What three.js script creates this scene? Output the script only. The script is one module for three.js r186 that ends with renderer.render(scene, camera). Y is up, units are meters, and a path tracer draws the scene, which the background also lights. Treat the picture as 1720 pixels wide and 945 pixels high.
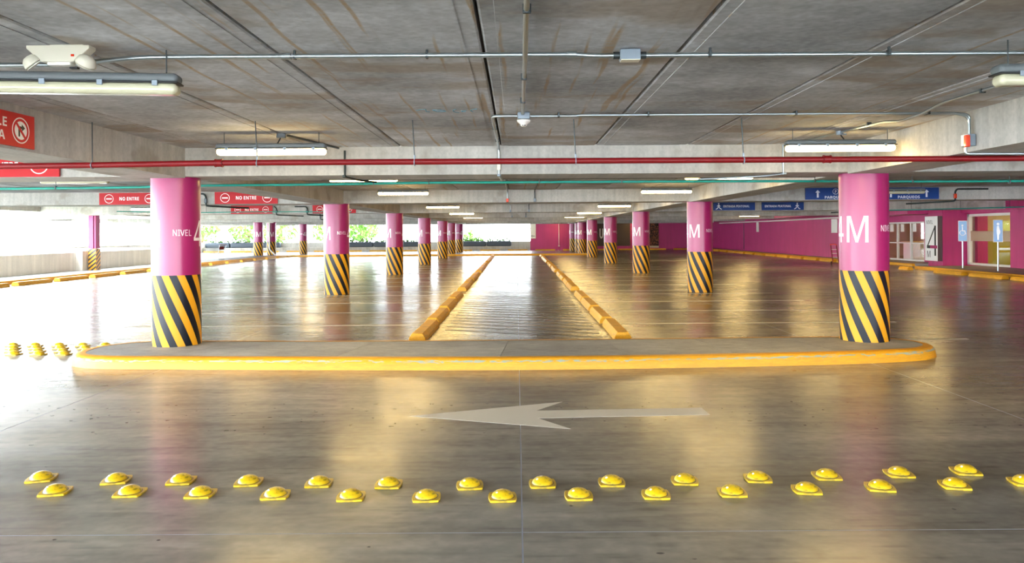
import * as THREE from 'three';
import { RoundedBoxGeometry } from 'three/addons/geometries/RoundedBoxGeometry.js';
import { mergeGeometries, toCreasedNormals } from 'three/addons/utils/BufferGeometryUtils.js';
import { RectAreaLightUniformsLib } from 'three/addons/lights/RectAreaLightUniformsLib.js';

// ───────────────────────── camera, sky, exposure ─────────────────────────
RectAreaLightUniformsLib.init();
const scene = new THREE.Scene();
const FOCAL = 1266;                                   // pixels in a 1720 x 945 frame
const camera = new THREE.PerspectiveCamera(2 * Math.atan(472.5 / FOCAL) * 180 / Math.PI, 1720 / 945, 0.05, 400);
camera.position.set(0, 1.667, 0);
camera.rotation.set(0, 0, -0.0065);
camera.setViewOffset(1720, 945, -8, 81.5, 1720, 945); // shifted lens: level camera, horizon above the middle
scene.add(camera);
const renderer = new THREE.WebGLRenderer();
renderer.toneMapping = THREE.LinearToneMapping;
renderer.toneMappingExposure = 1.42;
renderer.shadowMap.enabled = true;
const SKY = 20.0;
scene.background = new THREE.Color().setRGB(0.87, 0.945, 1.0);   // bright even overcast sky
scene.backgroundIntensity = SKY;
const LAMP_COLOR = new THREE.Color().setRGB(1.0, 0.68, 0.22);
const LAMP_GLOW = 22.0, LAMP_POWER = 56;

// ───────────────────────── helpers ─────────────────────────
let seed = 20240611;
const rnd = () => { seed = (seed * 1664525 + 1013904223) >>> 0; return seed / 4294967296; };
const used = new Map();
function numbered(name) { const n = used.get(name) ?? 0; used.set(name, n + 1); return n ? `${name}_${String(n).padStart(3, '0')}` : name; }
function tag(o, label, category, group, kind) {
  o.userData.label = label; if (category) o.userData.category = category;
  if (group) o.userData.group = group; if (kind) o.userData.kind = kind; return o;
}
function mesh(name, geo, mat, parent) {
  const m = new THREE.Mesh(Array.isArray(geo) ? merge(geo) : geo, mat);
  m.name = parent ? name : numbered(name); m.castShadow = m.receiveShadow = true;
  (parent ?? scene).add(m); return m;
}
function thing(name, label, category, [x, y, z] = [0, 0, 0], turn = 0, group, kind) {
  const g = new THREE.Group(); g.name = numbered(name); g.position.set(x, y, z); g.rotation.y = turn; scene.add(g);
  return tag(g, label, category, group, kind);
}
function copy(src, [x, y, z], turn, label, group) {
  const c = src.clone(); c.name = numbered(src.name.replace(/_\d{3}$/, '')); scene.add(c); c.position.set(x, y, z); if (turn !== undefined) c.rotation.y = turn;
  c.userData = { ...src.userData }; if (label) c.userData.label = label; if (group) c.userData.group = group; return c;
}
function merge(list) {
  return mergeGeometries(list.map((g) => { let n = g.index ? g.toNonIndexed() : g; for (const k of Object.keys(n.attributes)) if (!['position', 'normal', 'uv'].includes(k)) n.deleteAttribute(k); return n; }));
}
function wuv(g, s = 1, ou = 0, ov = 0) {             // uv in metres / s, by the way each face points
  const n = g.index ? g.toNonIndexed() : g, p = n.attributes.position, uv = new Float32Array(p.count * 2);
  const a = new THREE.Vector3(), b = new THREE.Vector3(), c = new THREE.Vector3();
  for (let i = 0; i < p.count; i += 3) {
    a.fromBufferAttribute(p, i); b.fromBufferAttribute(p, i + 1).sub(a); c.fromBufferAttribute(p, i + 2).sub(a);
    const f = b.cross(c), x = Math.abs(f.x), y = Math.abs(f.y), z = Math.abs(f.z);
    for (let k = i; k < i + 3; k++) {
      const [u, v] = y >= x && y >= z ? [p.getX(k), -p.getZ(k)] : x >= z ? [-p.getZ(k), p.getY(k)] : [p.getX(k), p.getY(k)];
      uv[2 * k] = u / s + ou; uv[2 * k + 1] = v / s + ov;
    }
  }
  n.setAttribute('uv', new THREE.BufferAttribute(uv, 2)); return n;
}
const box = (x0, x1, y0, y1, z0, z1) => new THREE.BoxGeometry(x1 - x0, y1 - y0, Math.abs(z1 - z0)).translate((x0 + x1) / 2, (y0 + y1) / 2, (z0 + z1) / 2);
const rbox = (w, h, d, r, x = 0, y = 0, z = 0, seg = 2) => new RoundedBoxGeometry(w, h, d, seg, r).translate(x, y, z);
const cyl = (r, h, x, y, z, seg = 16, r2 = r) => new THREE.CylinderGeometry(r2, r, h, seg).translate(x, y, z);
const V = (x, y, z) => new THREE.Vector3(x, y, z);
function pipe(points, r, bend = 0.12, seg = 10) {     // a tube along a polyline with rounded bends
  const ps = points.map((p) => V(...p)), path = new THREE.CurvePath();
  let at = ps[0];
  for (let i = 1; i < ps.length; i++) {
    if (i === ps.length - 1) { path.add(new THREE.LineCurve3(at, ps[i])); break; }
    const a = ps[i - 1], b = ps[i], c = ps[i + 1], k = Math.min(bend, a.distanceTo(b) * .45, b.distanceTo(c) * .45);
    const p = b.clone().add(a.clone().sub(b).setLength(k)), q = b.clone().add(c.clone().sub(b).setLength(k));
    path.add(new THREE.LineCurve3(at, p)); path.add(new THREE.QuadraticBezierCurve3(p, b, q)); at = q;
  }
  if (ps.length === 2) return rod(points[0], points[1], r, seg);
  const parts = path.curves.map((c) => new THREE.TubeGeometry(c, c.isLineCurve3 ? 1 : 8, r, seg, false));
  return merge(parts);
}
function rod(a, b, r, seg = 10) {
  const p = V(...a), q = V(...b), d = q.clone().sub(p), g = new THREE.CylinderGeometry(r, r, d.length(), seg);
  g.applyQuaternion(new THREE.Quaternion().setFromUnitVectors(V(0, 1, 0), d.normalize()));
  return g.translate((p.x + q.x) / 2, (p.y + q.y) / 2, (p.z + q.z) / 2);
}
function extrude(points, depth, bevel = 0) {
  const s = new THREE.Shape(points.map(([x, y]) => new THREE.Vector2(x, y)));
  return new THREE.ExtrudeGeometry(s, { depth, bevelEnabled: bevel > 0, bevelSize: bevel, bevelThickness: bevel, bevelSegments: 2, curveSegments: 8 });
}

// ───────────────────────── procedural textures ─────────────────────────
function hash(x, y, s) { let h = (x * 374761393 + y * 668265263 + s * 1274126177) | 0; h = Math.imul(h ^ (h >>> 13), 1274126177); return ((h ^ (h >>> 16)) >>> 0) / 4294967296; }
function vnoise(x, y, px, py, s) {                    // value noise that tiles every px, py cells
  const xi = Math.floor(x), yi = Math.floor(y), fx = x - xi, fy = y - yi, m = (a, n) => ((a % n) + n) % n;
  const u = fx * fx * (3 - 2 * fx), v = fy * fy * (3 - 2 * fy);
  const a = hash(m(xi, px), m(yi, py), s), b = hash(m(xi + 1, px), m(yi, py), s), c = hash(m(xi, px), m(yi + 1, py), s), d = hash(m(xi + 1, px), m(yi + 1, py), s);
  return a + (b - a) * u + (c - a) * v + (a - b - c + d) * u * v;
}
function fbm(u, v, nx, ny, oct, s) { let t = 0, w = .5, tot = 0; for (let k = 0; k < oct; k++) { t += w * vnoise(u * nx, v * ny, nx, ny, s + k * 17); tot += w; w *= .55; nx *= 2; ny *= 2; } return t / tot; }
const sm = (a, b, x) => { const t = Math.min(1, Math.max(0, (x - a) / (b - a))); return t * t * (3 - 2 * t); };
function dataTex(w, h, fn, srgb) {
  const d = new Uint8Array(w * h * 4), out = [0, 0, 0];
  for (let j = 0; j < h; j++) for (let i = 0; i < w; i++) { fn((i + .5) / w, (j + .5) / h, out); const k = (j * w + i) * 4; d[k] = Math.max(0, Math.min(255, out[0])); d[k + 1] = Math.max(0, Math.min(255, out[1])); d[k + 2] = Math.max(0, Math.min(255, out[2])); d[k + 3] = 255; }
  const t = new THREE.DataTexture(d, w, h); t.wrapS = t.wrapT = THREE.RepeatWrapping; t.magFilter = THREE.LinearFilter; t.minFilter = THREE.LinearMipmapLinearFilter; t.generateMipmaps = true;
  if (srgb) t.colorSpace = THREE.SRGBColorSpace; t.needsUpdate = true; return t;
}
function heightTex(w, h, fn) {                         // heights 0..1 kept as floats, so that gentle waves have no steps
  const d = new Float32Array(w * h * 4);
  for (let j = 0; j < h; j++) for (let i = 0; i < w; i++) { const k = (j * w + i) * 4; d[k] = d[k + 1] = d[k + 2] = fn((i + .5) / w, (j + .5) / h); d[k + 3] = 1; }
  const t = new THREE.DataTexture(d, w, h, THREE.RGBAFormat, THREE.FloatType); t.wrapS = t.wrapT = THREE.RepeatWrapping; t.magFilter = THREE.LinearFilter; t.needsUpdate = true; return t;
}
function canvasTex(w, h, draw, repeat) {
  const c = document.createElement('canvas'); c.width = w; c.height = h; draw(c.getContext('2d'), w, h);
  const t = new THREE.CanvasTexture(c); t.colorSpace = THREE.SRGBColorSpace; if (repeat) t.wrapS = t.wrapT = THREE.RepeatWrapping; return t;
}
function fitText(c, text, x, y, w, h, font, fill) {   // text stretched to a box: x left, y top
  c.save(); c.font = font; c.textBaseline = 'alphabetic'; c.textAlign = 'left'; c.fillStyle = fill;
  const size = parseFloat(/(\d+)px/.exec(font)[1]), m = c.measureText(text).width, cap = size * .72;
  c.translate(x, y + h); c.scale(w / m, h / cap); c.fillText(text, 0, 0); c.restore();
}
const std = (o) => new THREE.MeshStandardMaterial(o);
const phys = (o) => new THREE.MeshPhysicalMaterial(o);

// floor: 12 m tile of power-floated concrete, u along x, v along depth
const FT = 12;
const specks = []; for (let i = 0; i < 330; i++) { const cl = rnd(); specks.push([rnd(), cl < .2 ? rnd() : .655 + .095 * rnd(), (.005 + .03 * rnd() * rnd() * rnd()) / FT * 1.8, (.003 + .008 * rnd() * rnd()) / FT * 1.8, rnd()]); }
const GRID = 48, speckGrid = Array.from({ length: GRID * GRID }, () => []);
for (const s of specks) for (let a = -1; a <= 1; a++) for (let b = -1; b <= 1; b++) { const i = (Math.floor(s[0] * GRID) + a + GRID) % GRID, j = (Math.floor(s[1] * GRID) + b + GRID) % GRID; speckGrid[j * GRID + i].push(s); }
function speckAt(u, v) { let m = 0; for (const s of speckGrid[Math.floor(v * GRID) % GRID * GRID + Math.floor(u * GRID) % GRID]) { let dx = Math.abs(u - s[0]), dy = Math.abs(v - s[1]); dx = Math.min(dx, 1 - dx); dy = Math.min(dy, 1 - dy); const d = Math.hypot(dx / s[2], dy / s[3]) + .5 * (vnoise(u * 600, v * 600, 600, 600, 9) - .5); if (d < 1) m = Math.max(m, sm(1, .7, d) * (.5 + .5 * s[4])); } return m; }
const floorMap = dataTex(2048, 2048, (u, v, o) => {
  const big = fbm(u, v, 5, 6, 5, 3), streak = fbm(u, v, 7, 60, 4, 11), fine = fbm(u, v, 180, 220, 3, 23), sc = fbm(u, v, 40, 260, 2, 31), patch = fbm(u, v, 12, 18, 4, 41), sp = speckAt(u, v);
  let k = .82 + .34 * (big - .5) + .26 * (streak - .5) + .14 * (fine - .5) + .16 * (patch - .5);
  k -= .09 * sm(.55, .9, sc);
  const warm = .5 + 1.1 * (fbm(u, v, 4, 5, 3, 57) - .5);
  o[0] = (160 + 7 * warm) * k; o[1] = (155 + 3 * warm) * k; o[2] = (147 - 7 * warm) * k;
  for (let c = 0; c < 3; c++) o[c] = o[c] * (1 - sp) + [38, 38, 42][c] * sp;
}, true);
const floorRough = dataTex(1024, 1024, (u, v, o) => {
  const r = fbm(u, v, 6, 40, 4, 71), b = fbm(u, v, 9, 11, 4, 73), f = fbm(u, v, 90, 200, 2, 79), sp = speckAt(u, v);
  const k = Math.min(68, Math.max(48, 64 + 30 * (r - .5) + 36 * (b - .5) + 14 * (f - .5))); o[0] = o[1] = o[2] = k;
});
const floorBump = heightTex(1024, 1024, (u, v) => .5 + .5 * (fbm(u, v, 8, 22, 3, 91) - .5) + .22 * (fbm(u, v, 20, 58, 2, 97) - .5) + .03 * (fbm(u, v, 200, 240, 2, 101) - .5) - .1 * speckAt(u, v));
// ceiling: 6 m tile of cast concrete with brown damp stains across the planks and rust runs along them
const ceilMap = dataTex(1280, 1280, (u, v, o) => {
  const big = fbm(u, v, 7, 4, 5, 5), st = fbm(u, v, 6, 16, 5, 15), fine = fbm(u, v, 150, 190, 3, 25), run = fbm(u + .01 * (fbm(u, v, 5, 9, 3, 38) - .5), v, 110, 3, 3, 35), runm = fbm(u, v, 7, 2, 3, 45), damp = fbm(u, v, 6, 10, 5, 55);
  const k = 1 + .5 * (big - .5) + .34 * (st - .5) + .22 * (fine - .5);
  let r = 178 * k, g = 181 * k, b = 186 * k;
  const rust = sm(.64, .8, run) * sm(.44, .62, runm) * (.15 + .6 * fine), br = sm(.52, .7, damp) * sm(.34, .62, st) * .46, wh = sm(.56, .76, fbm(u, v, 9, 12, 4, 65)) * .3;
  r = r * (1 - rust) + 158 * rust; g = g * (1 - rust) + 118 * rust; b = b * (1 - rust) + 70 * rust;
  r = r * (1 - br) + 128 * br; g = g * (1 - br) + 106 * br; b = b * (1 - br) + 82 * br;
  o[0] = r + 45 * wh; o[1] = g + 47 * wh; o[2] = b + 50 * wh;
}, true);
const ceilBump = dataTex(512, 512, (u, v, o) => { const k = 128 + 90 * (fbm(u, v, 30, 40, 4, 111) - .5) + 70 * (fbm(u, v, 120, 120, 2, 121) - .5); o[0] = o[1] = o[2] = k; });
// beams: smoother shuttered concrete with vertical board marks
const beamMap = dataTex(1024, 1024, (u, v, o) => {
  const big = fbm(u, v, 5, 4, 5, 205), bd = fbm(u, v, 60, 2, 3, 215), fine = fbm(u, v, 160, 120, 3, 225), damp = fbm(u, v, 7, 9, 4, 235);
  const k = 1 + .22 * (big - .5) + .14 * (bd - .5) + .12 * (fine - .5), br = sm(.56, .72, damp) * .35;
  o[0] = 178 * k * (1 - br) + 128 * br; o[1] = 176 * k * (1 - br) + 120 * br; o[2] = 170 * k * (1 - br) + 104 * br;
}, true);
const wallMap = dataTex(512, 512, (u, v, o) => { const k = 1 + .1 * (fbm(u, v, 6, 4, 4, 305) - .5) + .12 * (fbm(u, v, 40, 2, 3, 315) - .5) + .05 * (fbm(u, v, 140, 140, 2, 325) - .5); o[0] = 228 * k; o[1] = 222 * k; o[2] = 214 * k; }, true);
const pinkMap = dataTex(512, 512, (u, v, o) => { const k = 1 + .1 * (fbm(u, v, 30, 2, 4, 405) - .5) + .08 * (fbm(u, v, 5, 5, 4, 415) - .5); o[0] = 184 * k; o[1] = 52 * k; o[2] = 114 * k; }, true);
const yellowMap = dataTex(512, 512, (u, v, o) => {
  const k = 1 + .16 * (fbm(u, v, 12, 12, 4, 505) - .5) + .1 * (fbm(u, v, 90, 90, 2, 515) - .5), sc = sm(.6, .7, fbm(u, v, 6, 40, 4, 525)) * .22;
  o[0] = 222 * k * (1 - sc) + 110 * sc; o[1] = 160 * k * (1 - sc) + 96 * sc; o[2] = 24 * k * (1 - sc) + 50 * sc;
}, true);
const chipMap = dataTex(1024, 256, (u, v, o) => {     // kerb paint with a grey scraped line, v over the kerb's outline
  const k = 1 + .16 * (fbm(u, v, 60, 12, 4, 605) - .5) + .1 * (fbm(u, v, 300, 60, 2, 615) - .5);
  const band = Math.exp(-(((v - .42) / .085) ** 2)), chip = sm(.5, .56, fbm(u, v, 90, 30, 4, 625) * .75 + band * .3 - .12 + .18 * (fbm(u, v, 7, 2, 3, 635) - .5)) * sm(.1, .35, band), scuff = sm(.56, .72, fbm(u, v, 30, 40, 3, 645)) * .18;
  o[0] = 208 * k; o[1] = 146 * k; o[2] = 18 * k;
  const cc = [142, 150, 138], dc = [120, 98, 50];
  for (let i = 0; i < 3; i++) { o[i] = o[i] * (1 - scuff) + dc[i] * scuff; o[i] = o[i] * (1 - chip) + cc[i] * chip; }
}, true);
const grimeMap = dataTex(512, 512, (u, v, o) => { const k = 1 + .3 * (fbm(u, v, 5, 5, 4, 705) - .5) + .2 * (fbm(u, v, 24, 60, 3, 715) - .5) + .1 * (fbm(u, v, 150, 150, 2, 725) - .5); o[0] = 150 * k; o[1] = 150 * k; o[2] = 147 * k; }, true);

const M = {
  floor: phys({ map: floorMap, roughnessMap: floorRough, roughness: 1, bumpMap: floorBump, bumpScale: .004, specularIntensity: .85, ior: 1.5 }),
  filler: std({ color: '#aab2c6', roughness: .7 }),
  ceil: std({ map: ceilMap, bumpMap: ceilBump, bumpScale: .003, roughness: .92 }),
  beam: std({ map: beamMap, bumpMap: ceilBump, bumpScale: .002, roughness: .9 }),
  slab: std({ map: grimeMap, roughness: .62, bumpMap: ceilBump, bumpScale: .0015 }),
  wall: std({ map: wallMap, roughness: .85 }),
  pink: std({ map: pinkMap, roughness: .5 }),
  yellow: std({ map: yellowMap, roughness: .55 }),
  kerb: std({ map: chipMap, roughness: .5 }),
  bump: phys({ map: dataTex(256, 128, (u, v, o) => { const k = 1 + .2 * (fbm(u, v, 10, 8, 4, 805) - .5), d = sm(.57, .7, fbm(u, v, 12, 5, 4, 815)) * .45; o[0] = 208 * k * (1 - d) + 84 * d; o[1] = 172 * k * (1 - d) + 78 * d; o[2] = 12 * k * (1 - d) + 30 * d; }, true), roughness: .36, clearcoat: .4, clearcoatRoughness: .25 }),
  bumpGlass: phys({ color: '#e9e4d2', roughness: .1, clearcoat: 1 }),
  steel: std({ color: '#a9b4b8', metalness: .85, roughness: .32 }),
  darkSteel: std({ color: '#4b5255', metalness: .7, roughness: .45 }),
  blackSteel: std({ color: '#23302f', metalness: .3, roughness: .5 }),
  boxGrey: std({ color: '#8794a0', metalness: .3, roughness: .45 }),
  red: phys({ color: '#740c12', roughness: .45, specularIntensity: .5, clearcoat: .05, clearcoatRoughness: .2 }),
  teal: std({ color: '#0f8f80', roughness: .4 }),
  white: std({ color: '#ece9e2', roughness: .5 }),
  ivory: std({ color: '#d9d6c4', roughness: .45 }),
  housing: std({ color: '#62696c', roughness: .5 }),
  clearDiff: phys({ color: '#d8d6b8', roughness: .25, transmission: .25, thickness: 0, clearcoat: .5 }),
  lamp: std({ color: '#fff3d6', roughness: .5, emissive: LAMP_COLOR.clone().lerp(new THREE.Color(1, 1, 1), .08), emissiveIntensity: LAMP_GLOW }),
  lineWhite: std({ color: '#b9b6ac', roughness: .45 }),
  arrow: std({ color: '#c9c4b8', roughness: .5, bumpMap: ceilBump, bumpScale: .001 }),
  hatch: std({ color: '#5d5a57', roughness: .34 }),
  lens: phys({ color: '#dfe2d6', roughness: .12, clearcoat: 1 }),
  redLens: phys({ color: '#e23a14', roughness: .2, clearcoat: 1 }),
  black: std({ color: '#15171a', roughness: .5 }),
  planter: std({ color: '#3a4653', roughness: .55 }),
  leaf: std({ color: '#557f2c', roughness: .8, side: THREE.DoubleSide }),
  bark: std({ color: '#5a4634', roughness: .9 }),
  glass: phys({ color: '#ffffff', roughness: .02, transmission: 1, thickness: 0, ior: 1.45 }),
  frame: std({ color: '#dfe0dc', roughness: .4 }),
  wood: std({ color: '#c9a878', roughness: .6 }),
};

// ───────────────────────── the setting ─────────────────────────
const CEIL = 2.85, XL = -19.5, XR = 20.1, ZB = 14, ZF = -72.5, XN = -9.5, XW = -30, ZW = -45;   // XW: the far part is wider, beyond ZW; XN: roof edge beside the near aisle, open deck beyond
const structure = (name, label, geo, mat) => tag(mesh(name, geo, mat), label, undefined, undefined, 'structure');

{ // floor: cast slabs with sealed saw-cut joints
  const floor = thing('floor', 'polished brown-grey concrete parking floor in large slabs', undefined, [0, 0, 0], 0, undefined, 'structure');
  const xs = [XL, -17.72, -13.3, -8.86, -4.43, 0.02, 4.45, 8.88, 13.3, 17.7, XR], zs = [ZB, 5.8, 0.8, -4.2];
  for (let z = -9.25; z > ZF; z -= 5) zs.push(z); zs.push(ZF);
  const gap = .0042;
  for (let i = 0; i + 1 < xs.length; i++) for (let j = 0; j + 1 < zs.length; j++)
    mesh('slab', wuv(box(xs[i] + gap, xs[i + 1] - gap, -.12, 0, zs[j] - gap, zs[j + 1] + gap), FT, .31, .13), M.floor, floor);
  for (let x = XW; x < XL - 1; x += 5.25) for (let z = ZW; z > ZF + 1; z -= 5.5) mesh('slab', wuv(box(x + gap, x + 5.25 - gap, -.12, 0, z - gap, z - 5.5 + gap), FT, .31, .13), M.floor, floor);
  mesh('joint_filler', [box(XL, XR, -.11, -.0012, ZF, ZB), box(XW, XL, -.11, -.0012, ZF, ZW)], M.filler, floor);
}
const BEAMS = [[10.0, 9.2, 2.507], [-.3, -1.15, 2.507], [-10.26, -11.16, 2.467], [-20.66, -21.5, 2.507], [-30.62, -31.45, 2.507], [-40.75, -41.6, 2.507], [-50.75, -51.6, 2.507], [-60.75, -61.6, 2.507], [-70.4, -71.2, 2.507]];
{ // ceiling: long hollow planks resting on the beams, one row to a bay
  const ceil = thing('ceiling', 'stained grey precast concrete plank ceiling with dark joints', undefined, [0, 0, 0], 0, undefined, 'structure');
  mesh('topping', [box(XL, XR, CEIL + .12, CEIL + .3, ZF, -10.26), box(XN, XR, CEIL + .12, CEIL + .3, -10.26, 10)], M.beam, ceil);
  const xs = [];
  const mid = [-4.05, -2.78, -1.57, -.21, 1.08, 2.33, 3.58, 4.83];
  for (let x = -4.05 - 1.26 * 12; x < -5; x += 1.26) xs.push(x);
  xs.push(...mid); for (let x = 4.83 + 1.26; x < XR; x += 1.26) xs.push(x);
  const rows = [[9.2, -.3], [-1.15, -10.26], [-11.16, -20.66], [-21.5, -30.62]];
  for (const [za, zb] of rows) { const lo = zb > -11 ? XN : XL, edges = [lo, ...xs.filter((x) => x > lo + .3 && x < XR - .3), XR]; for (let i = 0; i + 1 < edges.length; i++) {
    const a = edges[i] + .011, b = edges[i + 1] - .011, h = CEIL, t = .12;
    const g = extrude([[a, h + .012], [a + .012, h + .004], [a + .085, h + .004], [a + .088, h], [b - .1, h], [b - .103, h + .004], [b - .012, h + .004], [b, h + .012], [b, h + t], [a, h + t]], za - zb).translate(0, 0, zb);
    mesh('plank', wuv(g, 6, rnd(), rnd()), M.ceil, ceil);
  } }
  mesh('soffit', [wuv(box(XL, XR, CEIL, CEIL + .12, ZF, -31.45), 6), wuv(box(XW, XL, CEIL, CEIL + .3, ZF, ZW), 6)], M.ceil, ceil);
}
BEAMS.forEach(([za, zb, y], i) => {
  const g = wuv(box(i < 2 ? XN : i > 5 ? XW : XL, XR, y, CEIL + .02, zb, za), 4, .37 * i, .21 * i);
  structure('ceiling_beam', `board-marked concrete beam across the hall, ${['behind the viewpoint, second', 'behind the viewpoint', 'over the kerbed island', 'over the second pillar pair', 'over the third pillar pair', 'over the fourth pillar pair', 'over the fifth pillar pair', 'over the sixth pillar pair', 'in front of the far wall'][i]}`, g, M.beam);
});
{ // girders along the pillar rows, one per bay
  const spans = [[9.2, -.3, 4.87, 2.45], [-1.15, -10.26, 4.87, 2.445], [-11.16, -20.66, 5.1, 2.49], [-21.5, -30.62, 5.1, 2.5], [-31.45, -40.75, 5.1, 2.5], [-41.6, -50.75, 5.1, 2.5], [-51.6, -60.75, 5.1, 2.5], [-61.6, -70.4, 5.1, 2.5]];
  const where = ['behind the viewpoint', 'before the island', 'from island pillar to second pillar', 'from second to third pillar', 'from third to fourth pillar', 'from fourth to fifth pillar', 'from fifth to sixth pillar', 'beyond the sixth pillar'];
  spans.forEach(([za, zb, x, y], i) => { for (const s of [-1, 1])
    structure('ceiling_girder', `concrete girder along the pillar row on the ${s < 0 ? 'parapet' : 'pink wall'} side, ${where[i]}`, wuv(box(s * x - .36, s * x + .36, y, CEIL + .01, zb, za), 4, .13 * i, .29 * i + s), M.beam); });
}
// parapet side: low wall, open above, shallow edge beam on top
structure('wall_left', 'low cream rendered parapet wall along the open side', [wuv(box(XL - .22, XL, -.3, .93, -33.3, -10), 4), wuv(box(XL - .22, XL, -.3, .93, ZW, -34.35), 4), wuv(box(XW, XL - .22, -.3, .93, ZW, ZW + .22), 4), wuv(box(XW - .22, XW, -.3, .93, ZF, ZW + .22), 4)], M.wall);
structure('trim_1', 'shallow concrete edge beam above the open side', [wuv(box(XL - .3, XL + .15, 2.66, CEIL + .3, ZW, -10.26), 4), wuv(box(XW - .3, XW, 2.66, CEIL + .3, ZF, ZW), 4), wuv(box(XW - .3, XL - .3, 2.66, CEIL + .3, ZW, ZW + .3), 4), wuv(box(XN - .3, XN, 2.5, CEIL + .3, -10.26, 10), 4)], M.beam);
structure('wall_recess', 'white rendered pier projecting beside the slim square pillar', wuv(box(XL - .22, XL + .3, -.3, 1.0, -34.35, -33.3), 4), M.wall);
{ // far side: parapet with openings, then the pink wall
  structure('wall_far_parapet', 'low grey parapet under the far opening', [wuv(box(XW, 1.3, 0, .87, ZF - .25, ZF), 4), wuv(box(XW, .6, 0, .41, ZF, ZF + .55), 4)], M.beam);
  structure('trim_2', 'dark red painted lintel over the far opening', box(XW, 1.3, 2.76, CEIL + .3, ZF - .25, ZF - .001), M.red);
  structure('wall_far', 'crimson pink painted end wall', wuv(box(1.3, 18.6, 0, CEIL + .3, ZF - .25, ZF), 5), M.pink);
}
{ // pink side: long wall, recessed glazed entrance, square pier, window wall
  structure('wall_right', 'long pink painted side wall with vertical wash marks', [wuv(box(18.4, 18.65, 0, CEIL + .3, ZF, -41.6), 5), wuv(box(18.4, 20.1, 0, CEIL + .3, -41.8, -41.6), 5)], M.pink);
  structure('wall_entrance', 'pink painted wall around the glazed entrance doors', [wuv(box(20.0, 20.25, 2.1, CEIL + .3, -41.6, -34.9), 5), wuv(box(20.0, 20.25, 0, 2.1, -37.0, -34.9), 5), wuv(box(20.0, 20.25, 0, 2.1, -41.6, -41.05), 5)], M.pink);
  structure('wall_pier', 'square pink pier carrying the level sign', wuv(box(19.05, 20.25, 0, CEIL + .3, -34.9, -33.7), 5), M.pink);
  structure('wall_window', 'pink painted wall around the shop window', [wuv(box(20.1, 20.35, 2.37, CEIL + .3, -33.7, -30.7), 5), wuv(box(20.1, 20.35, 0, CEIL + .3, -30.7, ZB), 5), wuv(box(20.1, 20.35, -.1, .13, -33.7, -30.7), 5)], M.pink);
  structure('trim_3', 'pink dropped bulkhead in front of the entrance', wuv(box(18.1, 20.0, 2.42, CEIL, -41.2, -34.9), 5), M.pink);
  structure('trim_4', 'pink dropped bulkhead along the side wall', wuv(box(16.4, 18.1, 2.5, CEIL, -48, -41.61), 5), M.pink);
  structure('trim_5', 'pink fascia band above the shop window', wuv(box(19.86, 20.1, 2.44, CEIL, -33.7, -16), 5), M.pink);
  // rooms behind the glass
  structure('wall_lobby', 'cream walls of the lobby behind the entrance glass', [box(24, 24.2, 0, 3, -46, -34), box(20.25, 24, 0, 3, -46.2, -46), box(20.25, 24, 0, 3, -34.1, -33.9), box(20.25, 24.2, 2.8, 3, -46.2, -33.9)], std({ color: '#b7b09a', roughness: .8 }));
  structure('floor_lobby', 'pale lobby floor behind the entrance glass', box(20.25, 24, -.1, .12, -46, -34.1), std({ color: '#a89a80', roughness: .2 }));
  structure('wall_corridor', 'cream walls of the corridor behind the shop window', [box(24.6, 24.8, 0, 3, -33.9, -24), box(20.35, 24.6, 0, 3, -24, -23.8), box(20.35, 24.8, 2.7, 3, -33.9, -24)], std({ color: '#c9b98c', roughness: .7 }));
  structure('wall_corridor_end', 'crimson return wall of the corridor behind the shop window', box(20.6, 21.06, .12, 2.7, -33.88, -33.7), M.pink);
  structure('wall_corridor_back', 'cream back wall of the corridor behind the shop window', box(21.06, 24.6, 1.18, 2.7, -33.88, -33.75), std({ color: '#c9b98c', roughness: .7 }));
  structure('wall_corridor_panel', 'olive yellow panelling low on the corridor back wall', box(21.06, 24.6, .12, 1.18, -33.88, -33.73), std({ color: '#9a972c', roughness: .25 }));
  structure('floor_corridor', 'olive corridor floor behind the shop window', box(20.35, 24.6, -.1, .12, -33.9, -24), std({ color: '#8d8a35', roughness: .15 }));
}
// raised walkways with yellow kerbs
function walkway(name, label, [x0, x1, z0, z1], side) {
  const t = thing(name, label, undefined, [0, 0, 0], 0, undefined, 'structure');
  mesh('paving', wuv(box(side > 0 ? x0 + .13 : x0, side > 0 ? x1 : x1 - .13, 0, .125, z0, z1), 3), M.slab, t);
  const kx = side > 0 ? x0 : x1 - .13;
  const g = extrude([[0, 0], [.13, 0], [.13, .125], [.02, .125], [0, .105]], Math.abs(z1 - z0)); if (side < 0) { g.scale(-1, 1, 1).translate(.13, 0, 0); const i = g.attributes.position.array, n = g.attributes.normal.array; for (let k = 0; k < i.length; k += 9) for (let c = 0; c < 3; c++) { [i[k + c], i[k + 3 + c]] = [i[k + 3 + c], i[k + c]]; [n[k + c], n[k + 3 + c]] = [n[k + 3 + c], n[k + c]]; } }
  mesh('kerb', wuv(g.translate(kx, 0, Math.min(z0, z1)), 1), M.yellow, t); return t;
}
walkway('walkway_left', 'raised walkway with yellow kerb along the parapet', [XL, -17.6, -56, -10], -1);
walkway('walkway_right', 'raised walkway with yellow kerb in front of the shop window', [17.2, 20.1, -32.6, ZB], 1);
walkway('walkway_pink_wall', 'narrow raised strip with yellow kerb at the foot of the pink wall', [17.65, 18.4, ZF, -41.6], 1);
walkway('walkway_entrance', 'raised tiled walkway in front of the entrance doors', [18.3, 20.0, -41.6, -34.9], 1);
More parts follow.
